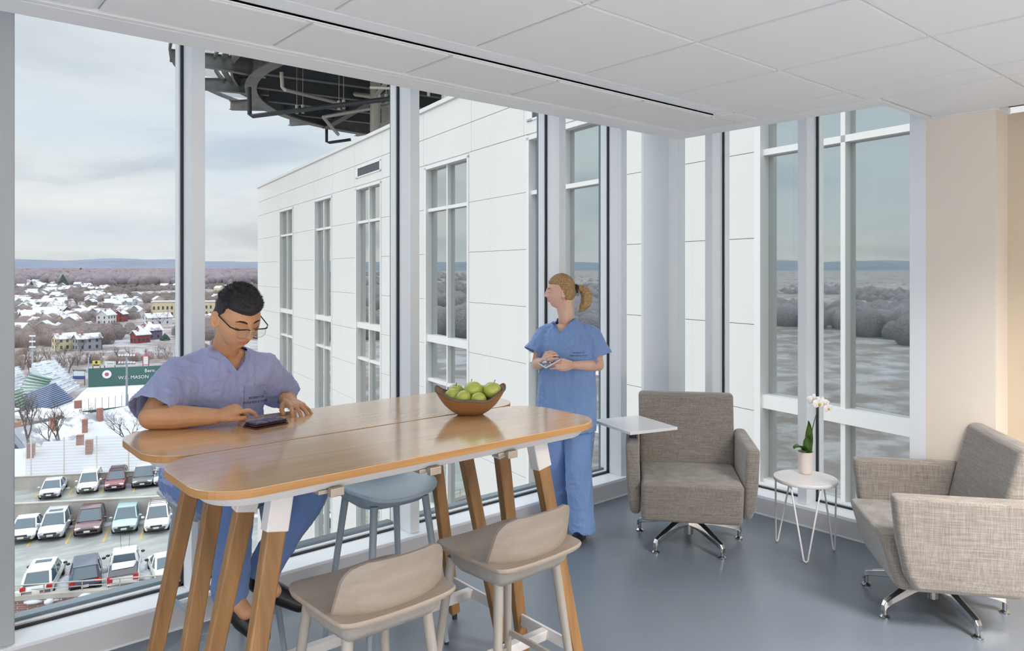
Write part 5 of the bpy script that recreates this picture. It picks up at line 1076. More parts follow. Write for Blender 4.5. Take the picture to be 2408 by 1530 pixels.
def hand(b, w, kd, nrm, side, curls, spread=.0, L=1.0, thumb=None, lens=(.072, .080, .074, .058)):
    """w wrist, kd towards the knuckles, nrm back-of-hand normal; index on the `side` side. curls: per finger (a1,a2,a3) degrees"""
    kd = Vector(kd).normalized(); nrm = Vector(nrm); nrm = (nrm-kd*nrm.dot(kd)).normalized(); s_ = kd.cross(nrm)*side
    tips = []
    for i in range(4):
        off = (1.5-i)*.0205*L; kn = w+kd*(.088-.004*abs(i-1)-.004*(i == 3))*L+s_*off+nrm*(.004-.003*abs(i-1.3))
        b.cap(w+s_*off*.55+kd*.008, kn, .0155*L, .0118*L, 10)
        d = (kd+s_*(1.5-i)*spread).normalized(); p = kn; ang = 0; rr = [.0098, .0088, .0078, .0068] if i < 3 else [.0086, .0076, .0068, .006]
        for q, (fr_, cu) in enumerate(zip((.46, .30, .24), curls[i])):
            ang += math.radians(cu); dd = (d*math.cos(ang)-nrm*math.sin(ang)).normalized(); e_ = p+dd*lens[i]*1.12*fr_*L; b.cap(p, e_, rr[q]*L, rr[q+1]*L, 10); p = e_
        tips.append(p)
    b.cap(w+kd*.02, w+kd*.06*L-nrm*.006, .022*L, .019*L, 12); b.cap(w-kd*.03, w+kd*.02, .024*L, .021*L, 12)
    if thumb:
        p = w+kd*.018+s_*.020-nrm*.006; P_ = [p]+[w+kd*a+s_*c+nrm*e_ for a, c, e_ in thumb]; R_ = (.016, .0125, .0105, .0088)
        for q in range(len(P_)-1): b.cap(P_[q], P_[q+1], R_[q]*L, R_[q+1]*L, 10)
    return tips
def cut(me, planes, kill=None):
    """planes: (point, normal out, sphere centre, radius) trims that neighbourhood; kill(face centre) removes faces"""
    bm = bmesh.new(); bm.from_mesh(me)
    for p, n, c, r, *pr in planes:
        ok = pr[0] if pr else (lambda q: True)
        vs = [v for v in bm.verts if (v.co-c).length < r and ok(v.co)]; S_ = set(vs); fs = [f for f in bm.faces if all(v in S_ for v in f.verts)]; es = [e for e in bm.edges if e.verts[0] in S_ and e.verts[1] in S_]
        res = bmesh.ops.bisect_plane(bm, geom=vs+es+fs, plane_co=p, plane_no=n, clear_outer=False)
        n_ = Vector(n); dl = [f for f in bm.faces if (f.calc_center_median()-Vector(p)).dot(n_) > 1e-5 and (f.calc_center_median()-c).length < r and ok(f.calc_center_median())]; bmesh.ops.delete(bm, geom=dl, context='FACES')
    if kill:
        for (pc, pn, test) in kill[0]:
            fs = [f for f in bm.faces if test(f.calc_center_median())]; es = list({e for f in fs for e in f.edges}); vs = list({v for f in fs for v in f.verts}); bmesh.ops.bisect_plane(bm, geom=vs+es+fs, plane_co=pc, plane_no=pn)
        bmesh.ops.delete(bm, geom=[f for f in bm.faces if kill[1](f.calc_center_median())], context='FACES')
    # drop islands left behind
    seen = set(); comps = []
    for f in bm.faces:
        if f in seen: continue
        st_ = [f]; comp = []; seen.add(f)
        while st_:
            g_ = st_.pop(); comp.append(g_)
            for e in g_.edges:
                for h_ in e.link_faces:
                    if h_ not in seen: seen.add(h_); st_.append(h_)
        comps.append(comp)
    comps.sort(key=len, reverse=True)
    for c_ in comps[1:]: bmesh.ops.delete(bm, geom=c_, context='FACES')
    bm.to_mesh(me); bm.free(); return me
def solid(o, t):
    m_ = o.modifiers.new('t', 'SOLIDIFY'); m_.thickness = t; m_.offset = -1; return o
def drape_strip(bvh, pts, wdir, wd, look, off=.0025, n=30, back=.25):
    """ribbon laid on a surface: pts polyline, wdir half-width direction, look = direction into the surface"""
    P_ = [Vector(p) for p in pts]; rows = []; seg = len(P_)-1
    for i in range(n+1):
        u = i/n*seg; k = min(int(u), seg-1); p = P_[k].lerp(P_[k+1], u-k); row = []
        for q in (-1, -.5, 0, .5, 1):
            s_ = p+Vector(wdir)*wd*q; h = bvh.ray_cast(s_-Vector(look)*back, Vector(look))
            row.append((h[0]-Vector(look)*off) if h[0] is not None and (h[0]-s_).length < .1 else (row[-1]+Vector(wdir)*wd*.5 if row else s_))
        rows.append(row)
    b = B(); b.loft(rows, cap=False, closed=False); return b
def drape_mesh(me, bvh, look, off):
    for v in me.vertices:
        h = bvh.ray_cast(v.co-Vector(look)*.3, Vector(look))
        if h[0] is not None: v.co = h[0]-Vector(look)*(off)
    me.update()
def hairmat(name, c1, c2, sc_=(30, 30, 3)):
    m = mat(name, c1, .5, var=(9, c2, sc_, .35, .65), bump=(24, .6, sc_, .004), spec=.4); return m
skin1 = skinmat('skin_tan', (204, 158, 122), (188, 138, 102)); skin2 = skinmat('skin_fair', (226, 188, 168), (214, 168, 148))
lip1 = mat('lips_tan', (178, 108, 92), .4); lip2 = mat('lips_fair', (206, 128, 124), .4); black_hair = hairmat('black_hair', (30, 28, 30), (52, 50, 56)); blond = hairmat('blond_hair', (196, 164, 116), (136, 104, 66), (16, 16, 5))
scrub1 = mat('scrubs_periwinkle', (158, 166, 208), .9, var=(5, (148, 157, 200), (1, 1, 1), .35, .65), bump=(26, .5, (1.2, 1.2, .5), .010), sheen=.15); scrub2 = mat('scrubs_blue', (130, 160, 208), .9, var=(5, (120, 150, 200), (1, 1, 1), .35, .65), bump=(26, .5, (1.2, 1.2, .5), .010), sheen=.15)
trous1 = mat('scrub_trousers_blue', (100, 128, 180), .9, bump=(26, .5, (1.2, 1.2, .5), .010), sheen=.15); shoe_m = mat('black_shoe', (18, 18, 20), .35); brow_m = mat('eyebrow_black', (48, 38, 34), .9); ink = mat('stamp_ink', (62, 62, 84), .8); seam_m = mat('scrubs_seam', (148, 157, 200), .9)
def folds(p, s, amp, dirs, sd_=0):
    q = Vector((p.x*s*dirs[0]+sd_, p.y*s*dirs[1], p.z*s*dirs[2])); n_ = noise.noise(q); m_ = noise.noise(q*2.3+Vector((5, 1, 3)))
    return amp*((1-abs(n_)*2.2)**2*.8+.5*m_)
# ------------------------------------------------------------------ seated man
man = thing('person', 'man with short black hair and glasses in periwinkle scrubs seated at the table', 'person', (1.06, 3.26, 0))
FWD = Vector((.13, -.99, 0)).normalized(); PIT = math.radians(24)
hy_ = -(FWD*math.cos(PIT)-UP*math.sin(PIT)); hx_ = Vector((-hy_.y, hy_.x, 0)).normalized()*1; hx_ = FWD.cross(UP)*-1; hx_ = UP.cross(-FWD)*-1
hx_ = Vector((-FWD.y, FWD.x, 0)); hz_ = hx_.cross(hy_).normalized()
if hz_.z < 0: hx_ = -hx_; hz_ = hx_.cross(hy_).normalized()
HC1 = Vector((1.095, 3.00, 1.545)); HR1 = Matrix((hx_, hy_, hz_)).transposed(); T1 = lambda p: HC1+HR1@p
KM = 1.09; b = B(); headgrid(b, T1, KM)
for s in (-1, 1):
    Re = HR1@Matrix.Rotation(-s*.5, 3, 'Z')@Matrix.Rotation(-.12, 3, 'X'); c = T1(Vector((s*.087, .012, -.006))); b.ell(c, (.0065, .020, .034), Re, 14, 10)
    ring = [c+Re@Vector((s*.005, .018*math.cos(a), .032*math.sin(a))) for a in [2*PI*k/20 for k in range(21)]]; b.tube(ring, .0042, 6); b.tube([c+Re@Vector((s*.006, -.003+.009*math.cos(a), .004+.017*math.sin(a))) for a in [PI*.2+PI*1.3*k/12 for k in range(13)]], .0028, 6); b.ell(c+Re@Vector((0, -.004, -.027)), (.006, .009, .009), Re, 10, 6)
nb = Vector((1.098, 3.155, 1.40)); b.cap(nb, T1(Vector((0, .035, -.045))), .056, .052, 20); b.cap(nb-UP*.02, T1(Vector((0, .015, -.07))), .046, .040, 16)
RS, LS = Vector((.908, 3.165, 1.318)), Vector((1.268, 3.165, 1.312)); RE, LE = Vector((.778, 3.035, 1.176)), Vector((1.405, 3.235, 1.155)); RW, LW = Vector((.978, 2.915, 1.172)), Vector((1.325, 3.04, 1.178))
b.cap(nb+Vector((-.02, 0, -.06)), RS, .04, .046); b.cap(nb+Vector((.02, 0, -.06)), LS, .04, .046)
for c, r in (((1.09, 3.18, 1.31), (.165, .095, .11)), ((1.085, 3.20, 1.18), (.15, .095, .12)), ((1.07, 3.25, 1.03), (.14, .10, .12)), ((1.06, 3.29, .90), (.155, .115, .10))): b.ell(c, r)
b.cap(RS, RE, .052, .046); b.cap(RE, RE.lerp(RW, .35), .047, .049); b.cap(RE.lerp(RW, .3), RW, .049, .030); b.cap(LS, LE, .050, .042); b.cap(LE, LE.lerp(LW, .35), .042, .043); b.cap(LE.lerp(LW, .3), LW, .043, .027)
RH, LH = Vector((.975, 3.30, .85)), Vector((1.145, 3.30, .85)); RK, LK = Vector((1.03, 2.87, .825)), Vector((1.385, 2.96, .775)); RA_, LA_ = Vector((1.085, 3.06, .41)), Vector((1.235, 3.13, .43))
for h, k_, a in ((RH, RK, RA_), (LH, LK, LA_)): b.cap(h, k_, .078, .052); b.cap(k_, a, .05, .035); b.cap(a, a+Vector((.03, -.09, -.06)), .035, .03)
# his right hand: index finger down on the phone, others curled
tip = basis(ph_t).translation+Vector((-.03, .012, .024)); kd = (Vector((1.056, 2.893, 1.196))-RW)
hand(b, RW, kd, (-.12, -.25, 1), 1, [(12, 38, 24), (58, 70, 40), (68, 78, 45), (74, 80, 45)], spread=.02, thumb=[(.045, .036, -.012), (.075, .040, -.022), (.098, .034, -.032)])
# his left hand flat on the table
kd2 = (Vector((1.333, 2.955, 1.162))-LW); hand(b, LW, kd2, (0, .1, 1), 1 if True else -1, [(16, 16, 4), (16, 16, 4), (16, 18, 4), (18, 16, 2)], spread=.22, thumb=[(.03, .040, -.008), (.05, .054, -.02), (.075, .058, -.028)])
me = bake(b, .0026, 4, .5, 'body'); put(me, 'body', skin1, man)
# face details
def facepatch(pts, T, off, th, name, m, par, k=1, fem=0, n=5, tip_=True):
    """ribbon on the face: pts (x,z) in head metres"""
    b = B(); rows = []; N_ = 14
    for i in range(N_+1):
        u = i/N_*(len(pts)-1); q = min(int(u), len(pts)-2); f_ = u-q; x, z, h = [pts[q][j]*(1-f_)+pts[q+1][j]*f_ for j in range(3)]; row = []
        for e_ in range(n):
            zz_ = z+h*(e_/(n-1)-.5); row.append(T(facey(x, zz_, k, fem)+Vector((0, -off*(1 if 0 < e_ < n-1 else .2), 0))))
        rows.append(row)
    b.loft(rows, cap=False, closed=False); o = b.obj(name, m, par, smooth=180); return o
_fc = {}
def facey(x, z, k, fem):
    key = (k, fem)
    if key not in _fc:
        L_ = []
        for i in range(40, 150):
            for j in range(60):
                t = PI*i/190; a = -PI/2+PI*.42*(j/59*2-1); n_ = Vector((math.sin(t)*math.cos(a), math.sin(t)*math.sin(a), -math.cos(t))); L_.append(headpt(n_, k, fem))
        _fc[key] = np.array([tuple(p) for p in L_])
    A_ = _fc[key]; x, z = x*k, z*k; d = (A_[:, 0]-x)**2+(A_[:, 2]-z)**2; i = np.argsort(d)[:4]; w_ = 1/(d[i]+1e-8); return Vector((x, float((A_[i, 1]*w_).sum()/w_.sum()), z))
def face(T, par, lip, browm, k=1, fem=0, closed=True):
    o = facepatch([(-.024, -.060, .002), (-.014, -.0575, .007), (-.005, -.0545, .0085), (0, -.0555, .0075), (.005, -.0545, .0085), (.014, -.0575, .007), (.024, -.060, .002)], T, .0016, 0, 'lips', lip, par, k, fem)
    facepatch([(-.022, -.062, .001), (-.010, -.0655, .008), (0, -.0665, .0095), (.010, -.0655, .008), (.022, -.062, .001)], T, .0020, 0, 'lower_lip', lip, o, k, fem)
    for s in (-1, 1):
        facepatch([(s*.012, .0225, .007), (s*.022, .0265, .0085), (s*.036, .0275, .006), (s*.048, .022, .0025)], T, .0018, 0, 'eyebrow', browm, par, k, fem)
        facepatch([(s*.017, -.001, .0012), (s*.024, -.0035, .0026), (s*.032, -.0045, .003), (s*.040, -.0025, .0026), (s*.046, .001, .0012)], T, .0018, 0, 'eyelashes', browm, par, k, fem)
face(T1, man, lip1, brow_m, KM)
# short hair: cap plus spiky tufts
def scalp(n):
    hl = .056+.010*abs(n.x) if n.y < -.25 else .05-.075*sm01((n.y+.25)/.6)-.012   # hairline height as z
    return hl
def hairf(n, p):
    hl = scalp(n)
    if abs(n.x) > .8 and n.y < .25: hl = max(hl, .010+.03*sm01((.25-n.y)*1.5)-.02)
    k = sm01((p.z-hl+.010)/.018); nz_ = noise.noise(n*9)
    th_ = .006+.015*sm01((p.z-.02)/.07)+.0035*nz_
    return p+Vector((n.x, n.y, n.z)).normalized()*(th_*k-.006*(1-k))
b = B(); headgrid(b, T1, KM, 0, 90, 80, hairf); rnd = random.Random(3)
for i in range(5200):
    n = Vector((rnd.gauss(0, 1), rnd.gauss(0, 1), rnd.gauss(.5, 1))).normalized(); p = headpt(n, KM); q = hairf(n, p)
    if (q-p).dot(n) < .003: continue
    d = (n+Vector((rnd.uniform(-.3, .3), -.45+rnd.uniform(-.3, .3), .35+rnd.uniform(-.2, .3)))*(.9 if p.z > .05 else .4)).normalized() if p.z > .03 else (n*.35+Vector((rnd.uniform(-.2, .2), .2, -.8))).normalized()
    l = rnd.uniform(.006, .012)*(1.2 if p.z > .06 else .55); r = .0011; u = d.orthogonal().normalized(); v_ = d.cross(u); q = q-d*.002
    b.add([T1(q+u*r), T1(q-u*r*.5+v_*r*.87), T1(q-u*r*.5-v_*r*.87), T1(q+d*l)], [(0, 1, 3), (1, 2, 3), (2, 0, 3)])
b.obj('hair', black_hair, man, smooth=180)
# glasses, slid a little down the nose
gl_t = B(); GZ_ = -.004; GY = -.126; lens_m = glass('lens_glass', (.96, .97, .98), 1.0); silver = mat('silver_rim', (190, 190, 192), .2, metal=.9); blackp = mat('black_acetate', (20, 20, 22), .25)
gls = B()
for s in (-1, 1):
    P_ = [Vector((s*(.035+.026*math.cos(a)*(1 if abs(math.cos(a)) < .9 else 1)), GY+.004*abs(math.cos(a)), GZ_-.002+.020*math.copysign(abs(math.sin(a))**.7, math.sin(a)))) for a in [2*PI*k/28 for k in range(29)]]
    gls.tube([T1(p) for p in P_ if True], .0009, 6)
    gl_t.tube([T1(Vector((s*x, GY-.0005+dy, GZ_+z))) for x, dy, z in ((.010, 0, .012), (.022, 0, .0165), (.040, 0, .0165), (.058, .004, .0155), (.066, .010, .0150))], [.0018, .0024, .0026, .0032, .0036], 8)
    gl_t.tube([T1(Vector((s*x, y, GZ_+z))) for x, y, z in ((.066, GY+.010, .015), (.080, GY+.03, .016), (.086, -.02, .020), (.087, .012, .024), (.085, .03, .014))], [.003, .0026, .0024, .0022, .002], 8)
g0 = gl_t.obj('glasses', blackp, man, smooth=60); gls.tube([T1(Vector((-.011, GY, GZ_+.008))), T1(Vector((0, GY-.003, GZ_+.011))), T1(Vector((.011, GY, GZ_+.008)))], .0011, 6)
gls.obj('lens_rim', silver, g0, smooth=60)
for s in (-1, 1):
    b = B(); R1 = [Vector((s*(.035+.0255*math.cos(a)), GY+.003*abs(math.cos(a)), GZ_-.002+.0195*math.copysign(abs(math.sin(a))**.7, math.sin(a)))) for a in [2*PI*k/28 for k in range(28)]]
    b.loft([[T1(p) for p in R1], [T1(p+Vector((0, .0015, 0))) for p in R1]]); b.obj('lens', lens_m, g0)
# shirt
b = B()
def ringE(c, rx, ry, X_=Vector((1, 0, 0)), Y_=Vector((0, 1, 0)), n=36):
    o = []
    for k in range(n):
        a = 2*PI*k/n; ca_, sa_ = math.cos(a), math.sin(a); o.append(Vector(c)+X_*rx*math.copysign(abs(ca_)**.8, ca_)+Y_*ry*math.copysign(abs(sa_)**.8, sa_))
    return o
b.loft([ringE((1.065, 3.28, .78), .17, .14), ringE((1.067, 3.275, .86), .19, .155), ringE((1.075, 3.25, .97), .19, .15), ringE((1.085, 3.215, 1.10), .185, .135), ringE((1.09, 3.19, 1.22), .180, .122), ringE((1.09, 3.18, 1.31), .172, .108), ringE((1.092, 3.172, 1.37), .135, .085), ringE((1.095, 3.165, 1.41), .085, .068)])
b.cap(nb+Vector((-.015, .01, -.02)), RS+Vector((0, 0, .0)), .052, .062, 18); b.cap(nb+Vector((.015, .01, -.02)), LS, .052, .062, 18)
RSe = RS.lerp(RE, .80)+Vector((-.012, .0, -.004)); LSe = LS.lerp(LE, .80)+Vector((.005, -.01, -.01)); b.cap(RS, RSe, .068, .090, 24); b.cap(RSe, RSe+(RSe-RS)*.4, .090, .094, 24); b.cap(LS, LSe, .068, .080, 24); b.cap(LSe, LSe+(LSe-LS)*.4, .080, .084, 24)
b.cap(RS.lerp(nb, .3)-UP*.05, RSe.lerp(Vector((.95, 3.17, 1.2)), .4), .075, .07, 18); b.cap(LS.lerp(nb, .3)-UP*.05, LSe.lerp(Vector((1.25, 3.19, 1.2)), .4), .075, .065, 18)
me = bake(b, .005, 12, .6, 'scrub_top')
wrinkle(me, lambda p: folds(p, 9, .0075, (1.5, 1, .45), 1)+folds(p, 24, .0042, (.8, 1, 1.4), 4)-.004)
nR = (RSe-RS).normalized(); nL = (LSe-LS).normalized(); VT = Vector((1.118, 3.07, 1.318)); yn = 3.155
kx = 1.18
def vx(c): return c.x-VT.x+.0*(c.z-VT.z)
def inV(c): return c.y < yn and c.z > VT.z+abs(vx(c))*kx*(1.15) and abs(vx(c)) < .10 and (c-nb).length < .30
def killf(c): return inV(c)
tst = lambda c: c.y < yn+.04 and abs(c.x-VT.x) < .13 and c.z > VT.z-.05
me = cut(me, [(RSe+nR*.012, nR, RSe+nR*.06, .16, lambda q: q.x < .915), (LSe+nL*.0, nL, LSe+nL*.06, .16, lambda q: q.x > 1.285)], ([(VT, Vector((kx*1.15, 0, -1)), tst), (VT, Vector((-kx*1.15, 0, -1)), tst), (Vector((0, yn, 0)), Vector((0, 1, 0)), lambda c: abs(c.y-yn) < .03 and c.z > 1.34 and abs(c.x-VT.x) < .12)], killf))
shirt = solid(put(me, 'scrub_top', scrub1, man), .003)
bmt = bmesh.new(); bmt.from_mesh(me); bmt.transform(basis(man)); bv = BVHTree.FromBMesh(bmt); bmt.free()
LK_ = Vector((0, 1, -.12)).normalized()
for s in (-1, 1):
    top = Vector((VT.x+s*(.072 if s < 0 else .055), 3.13, VT.z+(.072 if s < 0 else .055)*kx*1.15+.003)); d_ = Vector((s, 0, kx*1.15)).normalized(); out_ = Vector((d_.z, 0, -d_.x))*s
    P_ = [VT+out_*.011-d_*.014, VT+d_*.06+out_*.011, top+out_*.011]
    s2 = drape_strip(bv, P_, out_, .0125, LK_, .002, 24); s2.obj('neck_band', seam_m, shirt, smooth=180)
PK = Vector((1.196, 3.07, 1.195))
s2 = drape_strip(bv, [PK+Vector((0, 0, .055)), PK-Vector((0, 0, .065))], Vector((1, 0, 0)), .048, LK_, .0035, 20); pk = s2.obj('chest_pocket', seam_m, shirt, smooth=180)
for i, (s_, dz) in enumerate((('PROPERTY OF', .004), ('MAINE MEDICAL CENTER', -.014))):
    t_ = text('print', s_, .0145, M4(PK+Vector((.012, 0, dz)), (1, 0, -.02), (0, 0, 1)), ink, None, ext=.0, squash=.78 if i else .9); me_ = t_.data
    bmx = bmesh.new(); bmx.from_mesh(me_); bmesh.ops.subdivide_edges(bmx, edges=bmx.edges, cuts=1); bmx.to_mesh(me_); bmx.free(); drape_mesh(me_, bv, LK_, .0055); me_.transform(basis(pk).inverted() if False else basis(shirt).inverted()); t_.parent = shirt
# trousers and shoes
b = B(); b.ell((1.06, 3.29, .885), (.185, .15, .10), None, 24, 14)
for h, k_, a, ex in ((RH, RK, RA_, Vector((.0, .0, -.02))), (LH, LK, LA_, Vector((.0, .0, -.02)))): b.cap(h, k_, .098, .078, 20); b.cap(k_, k_.lerp(a, .5), .078, .072, 20); b.cap(k_.lerp(a, .5), a+ex, .072, .070, 20)
me = bake(b, .007, 8, .6, 'scrub_trousers'); wrinkle(me, lambda p: folds(p, 10, .006, (1, 1, .4), 2)+folds(p, 20, .0022, (1, 1, 1), 7))
nr = (RA_-RK).normalized(); nl = (LA_-LK).normalized(); me = cut(me, [(RA_+nr*.0, nr, RA_+nr*.06, .13), (LA_, nl, LA_+nl*.06, .13)])
solid(put(me, 'scrub_trousers', trous1, man), .003)
for a, d_ in ((RA_, Vector((.35, -.72, -.42))), (LA_, Vector((.60, -.45, -.36)))):
    d_.normalize(); b = B(); h_ = a+Vector((0, .02, -.05)); b.cap(h_, h_+d_*.10-UP*.01, .043, .045, 18); b.cap(h_+d_*.09-UP*.01, h_+d_*.20-UP*.012, .046, .036, 18); b.cap(a+UP*.03, h_, .04, .042, 16)
    me = bake(b, .005, 6, .5, 'shoe'); put(me, 'shoe', shoe_m, man)
b = B(); p = LW+kd2.normalized()*.1; 
ringc = LW+kd2.normalized()*.098+kd2.normalized().cross(Vector((0, 0, 1))).normalized()*0
b.obj('wedding_ring', silver, man) if False else None
# ------------------------------------------------------------------ standing woman
WX, WY = Vector((.71, -.704, 0)).normalized(), Vector((.704, .71, 0)).normalized(); WO = Vector((3.40, 3.42, 0))
def Wp(x, y, z): return WO+WX*x+WY*y+UP*z
wom = thing('person', 'woman with blond ponytail in blue scrubs standing by the window corner holding a phone', 'person', WO)
fd = (-WX*.985-WY*.17).normalized(); fd = (fd+UP*.03).normalized(); yb = -fd; xr = Vector((-fd.y, fd.x, 0)).normalized(); zu = xr.cross(yb).normalized()
if zu.z < 0: xr = -xr; zu = xr.cross(yb).normalized()
HR2 = Matrix((xr, yb, zu)).transposed(); HC2 = Wp(-.045, .0, 1.598); K2 = .93; T2 = lambda p: HC2+HR2@p
b = B(); headgrid(b, T2, K2, 1)
for s in (-1, 1):
    Re = HR2@Matrix.Rotation(s*.3, 3, 'Z'); c = T2(Vector((s*.070, .010, -.006))); b.ell(c, (.005, .015, .027), Re, 12, 8); b.tube([c+Re@Vector((s*.004, .0135*math.cos(a), .025*math.sin(a))) for a in [2*PI*k/18 for k in range(19)]], .0032, 6)
nb2 = Wp(-.005, .01, 1.405); b.cap(nb2, T2(Vector((0, .04, -.05))), .052, .049, 18); b.cap(nb2, T2(Vector((0, .01, -.07))), .042, .038, 16)
rS, lS = Wp(-.150, .02, 1.325), Wp(.165, .0, 1.322); rE, lE = Wp(-.195, -.03, 1.13), Wp(.205, -.03, 1.125); rW, lW = Wp(-.150, -.205, 1.165), Wp(.030, -.215, 1.148)
b.cap(nb2-UP*.06, rS, .034, .038); b.cap(nb2-UP*.06, lS, .034, .038)
for c, r in ((Wp(0, .01, 1.30), (.145, .10, .10)), (Wp(0, .01, 1.15), (.135, .10, .14)), (Wp(0, .02, 1.0), (.14, .105, .12)), (Wp(0, .02, .88), (.165, .12, .12))): b.ell(c, r, Matrix((WX, WY, UP)).transposed())
for S_, E_, W2_ in ((rS, rE, rW), (lS, lE, lW)): b.cap(S_, E_, .044, .036); b.cap(E_, E_.lerp(W2_, .35), .036, .038); b.cap(E_.lerp(W2_, .3), W2_, .038, .023)
rA, lA = Wp(-.055, .22, .13), Wp(.098, -.03, .085); rK, lK = Wp(-.085, .06, .49), Wp(.075, -.05, .47)
for h, k_, a in ((Wp(-.08, .02, .86), rK, rA), (Wp(.085, .02, .86), lK, lA)): b.cap(h, k_, .075, .05); b.cap(k_, a, .05, .032)
hand(b, rW, Wp(-.122, -.262, 1.205)-rW, -WX*.8-WY*.5+UP*.1, 1, [(25, 45, 30), (30, 50, 30), (35, 52, 32), (40, 50, 30)], spread=.04, L=.9, thumb=[(.04, .034, -.015), (.065, .038, -.03), (.085, .034, -.04)])
hand(b, lW, Wp(-.055, -.262, 1.166)-lW, WX*.15-WY*.9+UP*.35, -1, [(18, 30, 20), (24, 35, 22), (30, 38, 24), (36, 40, 25)], spread=.05, L=.9, thumb=[(.04, .032, -.008), (.07, .036, -.014), (.095, .03, -.02)])
me = bake(b, .003, 3, .5, 'body'); put(me, 'body', skin2, wom)
face(T2, wom, lip2, mat('eyebrow_blond', (140, 108, 76), .9), K2, 1)
for s in (-1, 1):
    c = T2(Vector((s*.0285, facey(s*.031, 0, K2, 1).y+.0055, .000))); b = B(); b.ell(c, (.0105, .008, .0062), HR2, 16, 10); e_ = b.obj('eye', mat('eye_white', (226, 220, 214), .2) if 'eye_white' not in MATS else MATS['eye_white'], wom, smooth=180); b = B(); b.ell(c+HR2@Vector((0, -.0052, 0)), (.0042, .0035, .0045), HR2, 12, 8); b.obj('iris', brow_m, e_, smooth=180)
def hair2(n, p):
    hl = .052 if n.y < -.3 else .052-.10*sm01((n.y+.3)/.75)
    hl -= .0
    k = sm01((p.z-hl+.006)/.014); st = .0022*math.sin(46*math.atan2(n.x, n.z+.001)+3*n.y)
    return p+n*((.007+.010*sm01((p.z-.02)/.08)+.006*sm01(n.y)+st)*k-.005*(1-k))
b = B(); headgrid(b, T2, K2, 1, 110, 90, hair2); b.obj('hair', blond, wom, smooth=180)
pc = T2(Vector((0, .108, .028)))
b = B(); Rt = HR2; b.tube([pc+Rt@Vector((.021*math.cos(a), .006*math.sin(3*a), .021*math.sin(a))) for a in [2*PI*k/24 for k in range(25)]], .010, 8); b.obj('hair_tie', gasket, wom, smooth=180)
b = B(); rings = []; C_ = [pc+Rt@Vector(v) for v in ((0, -.015, 0), (0, .02, .008), (0, .052, -.010), (0, .072, -.050), (0, .066, -.095), (0, .044, -.130), (0, .026, -.152))]; Rr = [.013, .018, .030, .036, .034, .024, .006]
for i in range(len(C_)*4-3):
    u = i/4; k = min(int(u), len(C_)-2); f_ = u-k; p = C_[k].lerp(C_[k+1], f_); r = Rr[k]*(1-f_)+Rr[k+1]*f_; d_ = (C_[min(k+1, len(C_)-1)]-C_[k]).normalized(); s_ = xr; n_ = d_.cross(s_)
    rings.append([p+s_*r*.85*math.cos(a)*(1+.07*math.sin(9*a+u))+n_*r*math.sin(a)*(1+.07*math.sin(11*a)) for a in [2*PI*q/44 for q in range(44)]])
b.loft(rings); b.obj('ponytail', blond, wom, smooth=180)
for s in (-1, 1): b = B(); c = T2(Vector((s*.073, .006, -.043))); b.tube([c+HR2@Vector((0, .010*math.cos(a), .010*math.sin(a))) for a in [2*PI*k/16 for k in range(17)]], .0017, 6); b.obj('earring', silver, wom, smooth=180)
b = B(); RW3 = Matrix((WX, WY, UP)).transposed()
b.loft([ringE(Wp(0, 0, z_), rx_, ry_, WX, WY) for z_, rx_, ry_ in ((.62, .185, .135), (.72, .192, .14), (.85, .195, .145), (1.0, .190, .14), (1.14, .182, .135), (1.25, .174, .125), (1.32, .155, .105), (1.37, .11, .08), (1.41, .072, .06), (1.425, .064, .055))])
b.cap(nb2+WX*-.012-UP*.02, rS, .044, .052, 18); b.cap(nb2+WX*.012-UP*.02, lS, .044, .052, 18)
rSe = rS.lerp(rE, .62)-WX*.028; lSe = lS.lerp(lE, .70)+WX*.022; b.cap(rS, rSe, .056, .078, 22); b.cap(rSe, rSe+(rSe-rS)*.15, .078, .080, 22); b.cap(lS, lSe, .056, .082, 22); b.cap(lSe, lSe+(lSe-lS)*.12, .082, .084, 22)
me = bake(b, .005, 10, .6, 'scrub_top'); wrinkle(me, lambda p: folds(p, 10, .0085, (1.3, 1.3, .4), 3)+folds(p, 26, .004, (1, 1, 1), 6)-.004)
n1_, n2_ = (rSe-rS).normalized(), (lSe-lS).normalized(); V2 = Wp(-.048, -.10, 1.340); kl, kr = 2.2, .95
def lx(c): return (c-V2).dot(WX)
def ly(c): return (c-WO).dot(WY)
def kill2(c): return ly(c) < .015 and c.z > V2.z+max(-lx(c)*kl, lx(c)*kr) and -.05 < lx(c) < .105
t2_ = lambda c: ly(c) < .05 and abs(lx(c)) < .12 and c.z > V2.z-.04
me = cut(me, [(rSe, n1_, rSe+n1_*.06, .15, lambda q: lx(q)-.048 < -.188), (lSe, n2_, lSe+n2_*.06, .15, lambda q: lx(q)-.048 > .190), (Wp(0, 0, .70), -UP, Wp(0, 0, .62), .33)], ([(V2, WX*kr-UP, t2_), (V2, -WX*kl-UP, t2_), (WO+WY*.015, WY, lambda c: abs(ly(c)-.015) < .03 and c.z > 1.34 and -.08 < lx(c) < .13)], kill2))
sh2 = solid(put(me, 'scrub_top', scrub2, wom), .003); bmt = bmesh.new(); bmt.from_mesh(me); bmt.transform(basis(wom)); bv2 = BVHTree.FromBMesh(bmt); bmt.free(); seam2 = mat('scrubs_seam_blue', (122, 152, 202), .9)
for s in (-1, 1):
    kk = kr if s > 0 else kl; d_ = (WX*s+UP*kk).normalized(); out_ = (WX*s*kk-UP).normalized(); l_ = .125 if s > 0 else .085; s2 = drape_strip(bv2, [V2+out_*.010-d_*.010, V2+d_*l_*.5+out_*.010, V2+d_*l_+out_*.010], out_, .010, WY, .002, 20); s2.obj('neck_band', seam2, sh2, smooth=180)
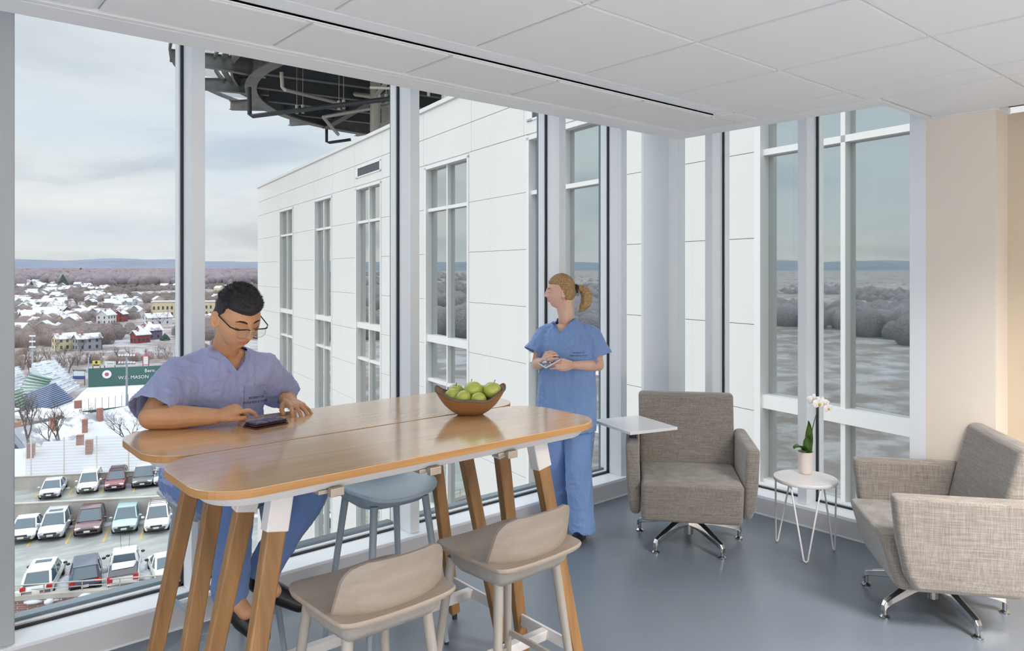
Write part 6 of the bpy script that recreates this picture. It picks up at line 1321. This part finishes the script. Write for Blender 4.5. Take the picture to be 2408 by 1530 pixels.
PK2 = Wp(.075, -.15, 1.205); s2 = drape_strip(bv2, [PK2+UP*.05, PK2-UP*.06], WX, .045, WY, .003, 16); s2.obj('chest_pocket', seam2, sh2, smooth=180)
for i, (s_, dz) in enumerate((('PROPERTY OF', .010), ('MAINE MEDICAL CENTER', -.008))):
    t_ = text('print', s_, .0135, M4(PK2+UP*dz, WX, UP), ink, None, ext=.0, squash=.74 if i else .9); me_ = t_.data; bmx = bmesh.new(); bmx.from_mesh(me_); bmesh.ops.subdivide_edges(bmx, edges=bmx.edges, cuts=1); bmx.to_mesh(me_); bmx.free(); drape_mesh(me_, bv2, WY, .006); me_.transform(basis(sh2).inverted()); t_.parent = sh2
b = B(); b.ell(Wp(0, .02, .82), (.175, .135, .12), RW3, 24, 14)
for h, k_, a, r_ in ((Wp(-.085, .02, .82), rK, rA, .072), (Wp(.085, .01, .82), lK, lA, .080)): b.cap(h, k_, .10, .085, 20); b.cap(k_, a-UP*.02, .085, r_, 20)
me = bake(b, .007, 7, .6, 'scrub_trousers'); wrinkle(me, lambda p: folds(p, 9, .010, (1.2, 1.2, .4), 5)+folds(p, 24, .004, (1, 1, .8), 8)); me = cut(me, [(rA-UP*.045, -UP, rA-UP*.11, .16), (lA-UP*.04, -UP, lA-UP*.11, .16)]); solid(put(me, 'scrub_trousers', mat('scrub_trousers_light', (126, 158, 210), .9, bump=(26, .5, (1.2, 1.2, .5), .010), sheen=.15), wom), .003)
for a, z0 in ((rA, .048), (lA, .030)):
    b = B(); q = Vector((a.x, a.y, z0)); d_ = (-WY*.9-WX*.35).normalized(); b.cap(q+WY*.03, q+d_*.09, .036, .037, 16); b.cap(q+d_*.08, q+d_*.15-UP*.003, .038, .028, 16); b.cap(q, a+UP*.02, .03, .03, 12); me = bake(b, .005, 5, .5, 'shoe'); put(me, 'shoe', shoe_m, wom)
pc_ = Wp(-.108, -.285, 1.178); ph2 = thing('phone', 'smartphone in a white rimmed marbled case held in both hands by the standing woman', 'phone', pc_)
Rp = Matrix((WX*.93+UP*.2-WY*.1, WY*.62+UP*.75, UP)).transposed(); ex_ = (WX*.55-UP*.12-WY*.3).normalized(); ez_ = (UP*.42+WX*.25+WY*.75); ez_ = (ez_-ex_*ez_.dot(ex_)).normalized(); ey_ = ez_.cross(ex_); Rp = Matrix((ex_, ey_, ez_)).transposed()
b = B(); b.obox(pc_, (.072, .010, .125), Rp@Matrix.Rotation(.3, 3, 'Y')); b.obj('case', mat('phone_case_white', (226, 222, 222), .4), ph2, bevel=.004); b = B(); b.obox(pc_-ey_*.0053, (.064, .001, .117), Rp@Matrix.Rotation(.3, 3, 'Y')); b.obj('back', mat('marbled_case', (64, 66, 96), .3, var=(40, (210, 206, 214), (1, 1, 1), .5, .6)), ph2)
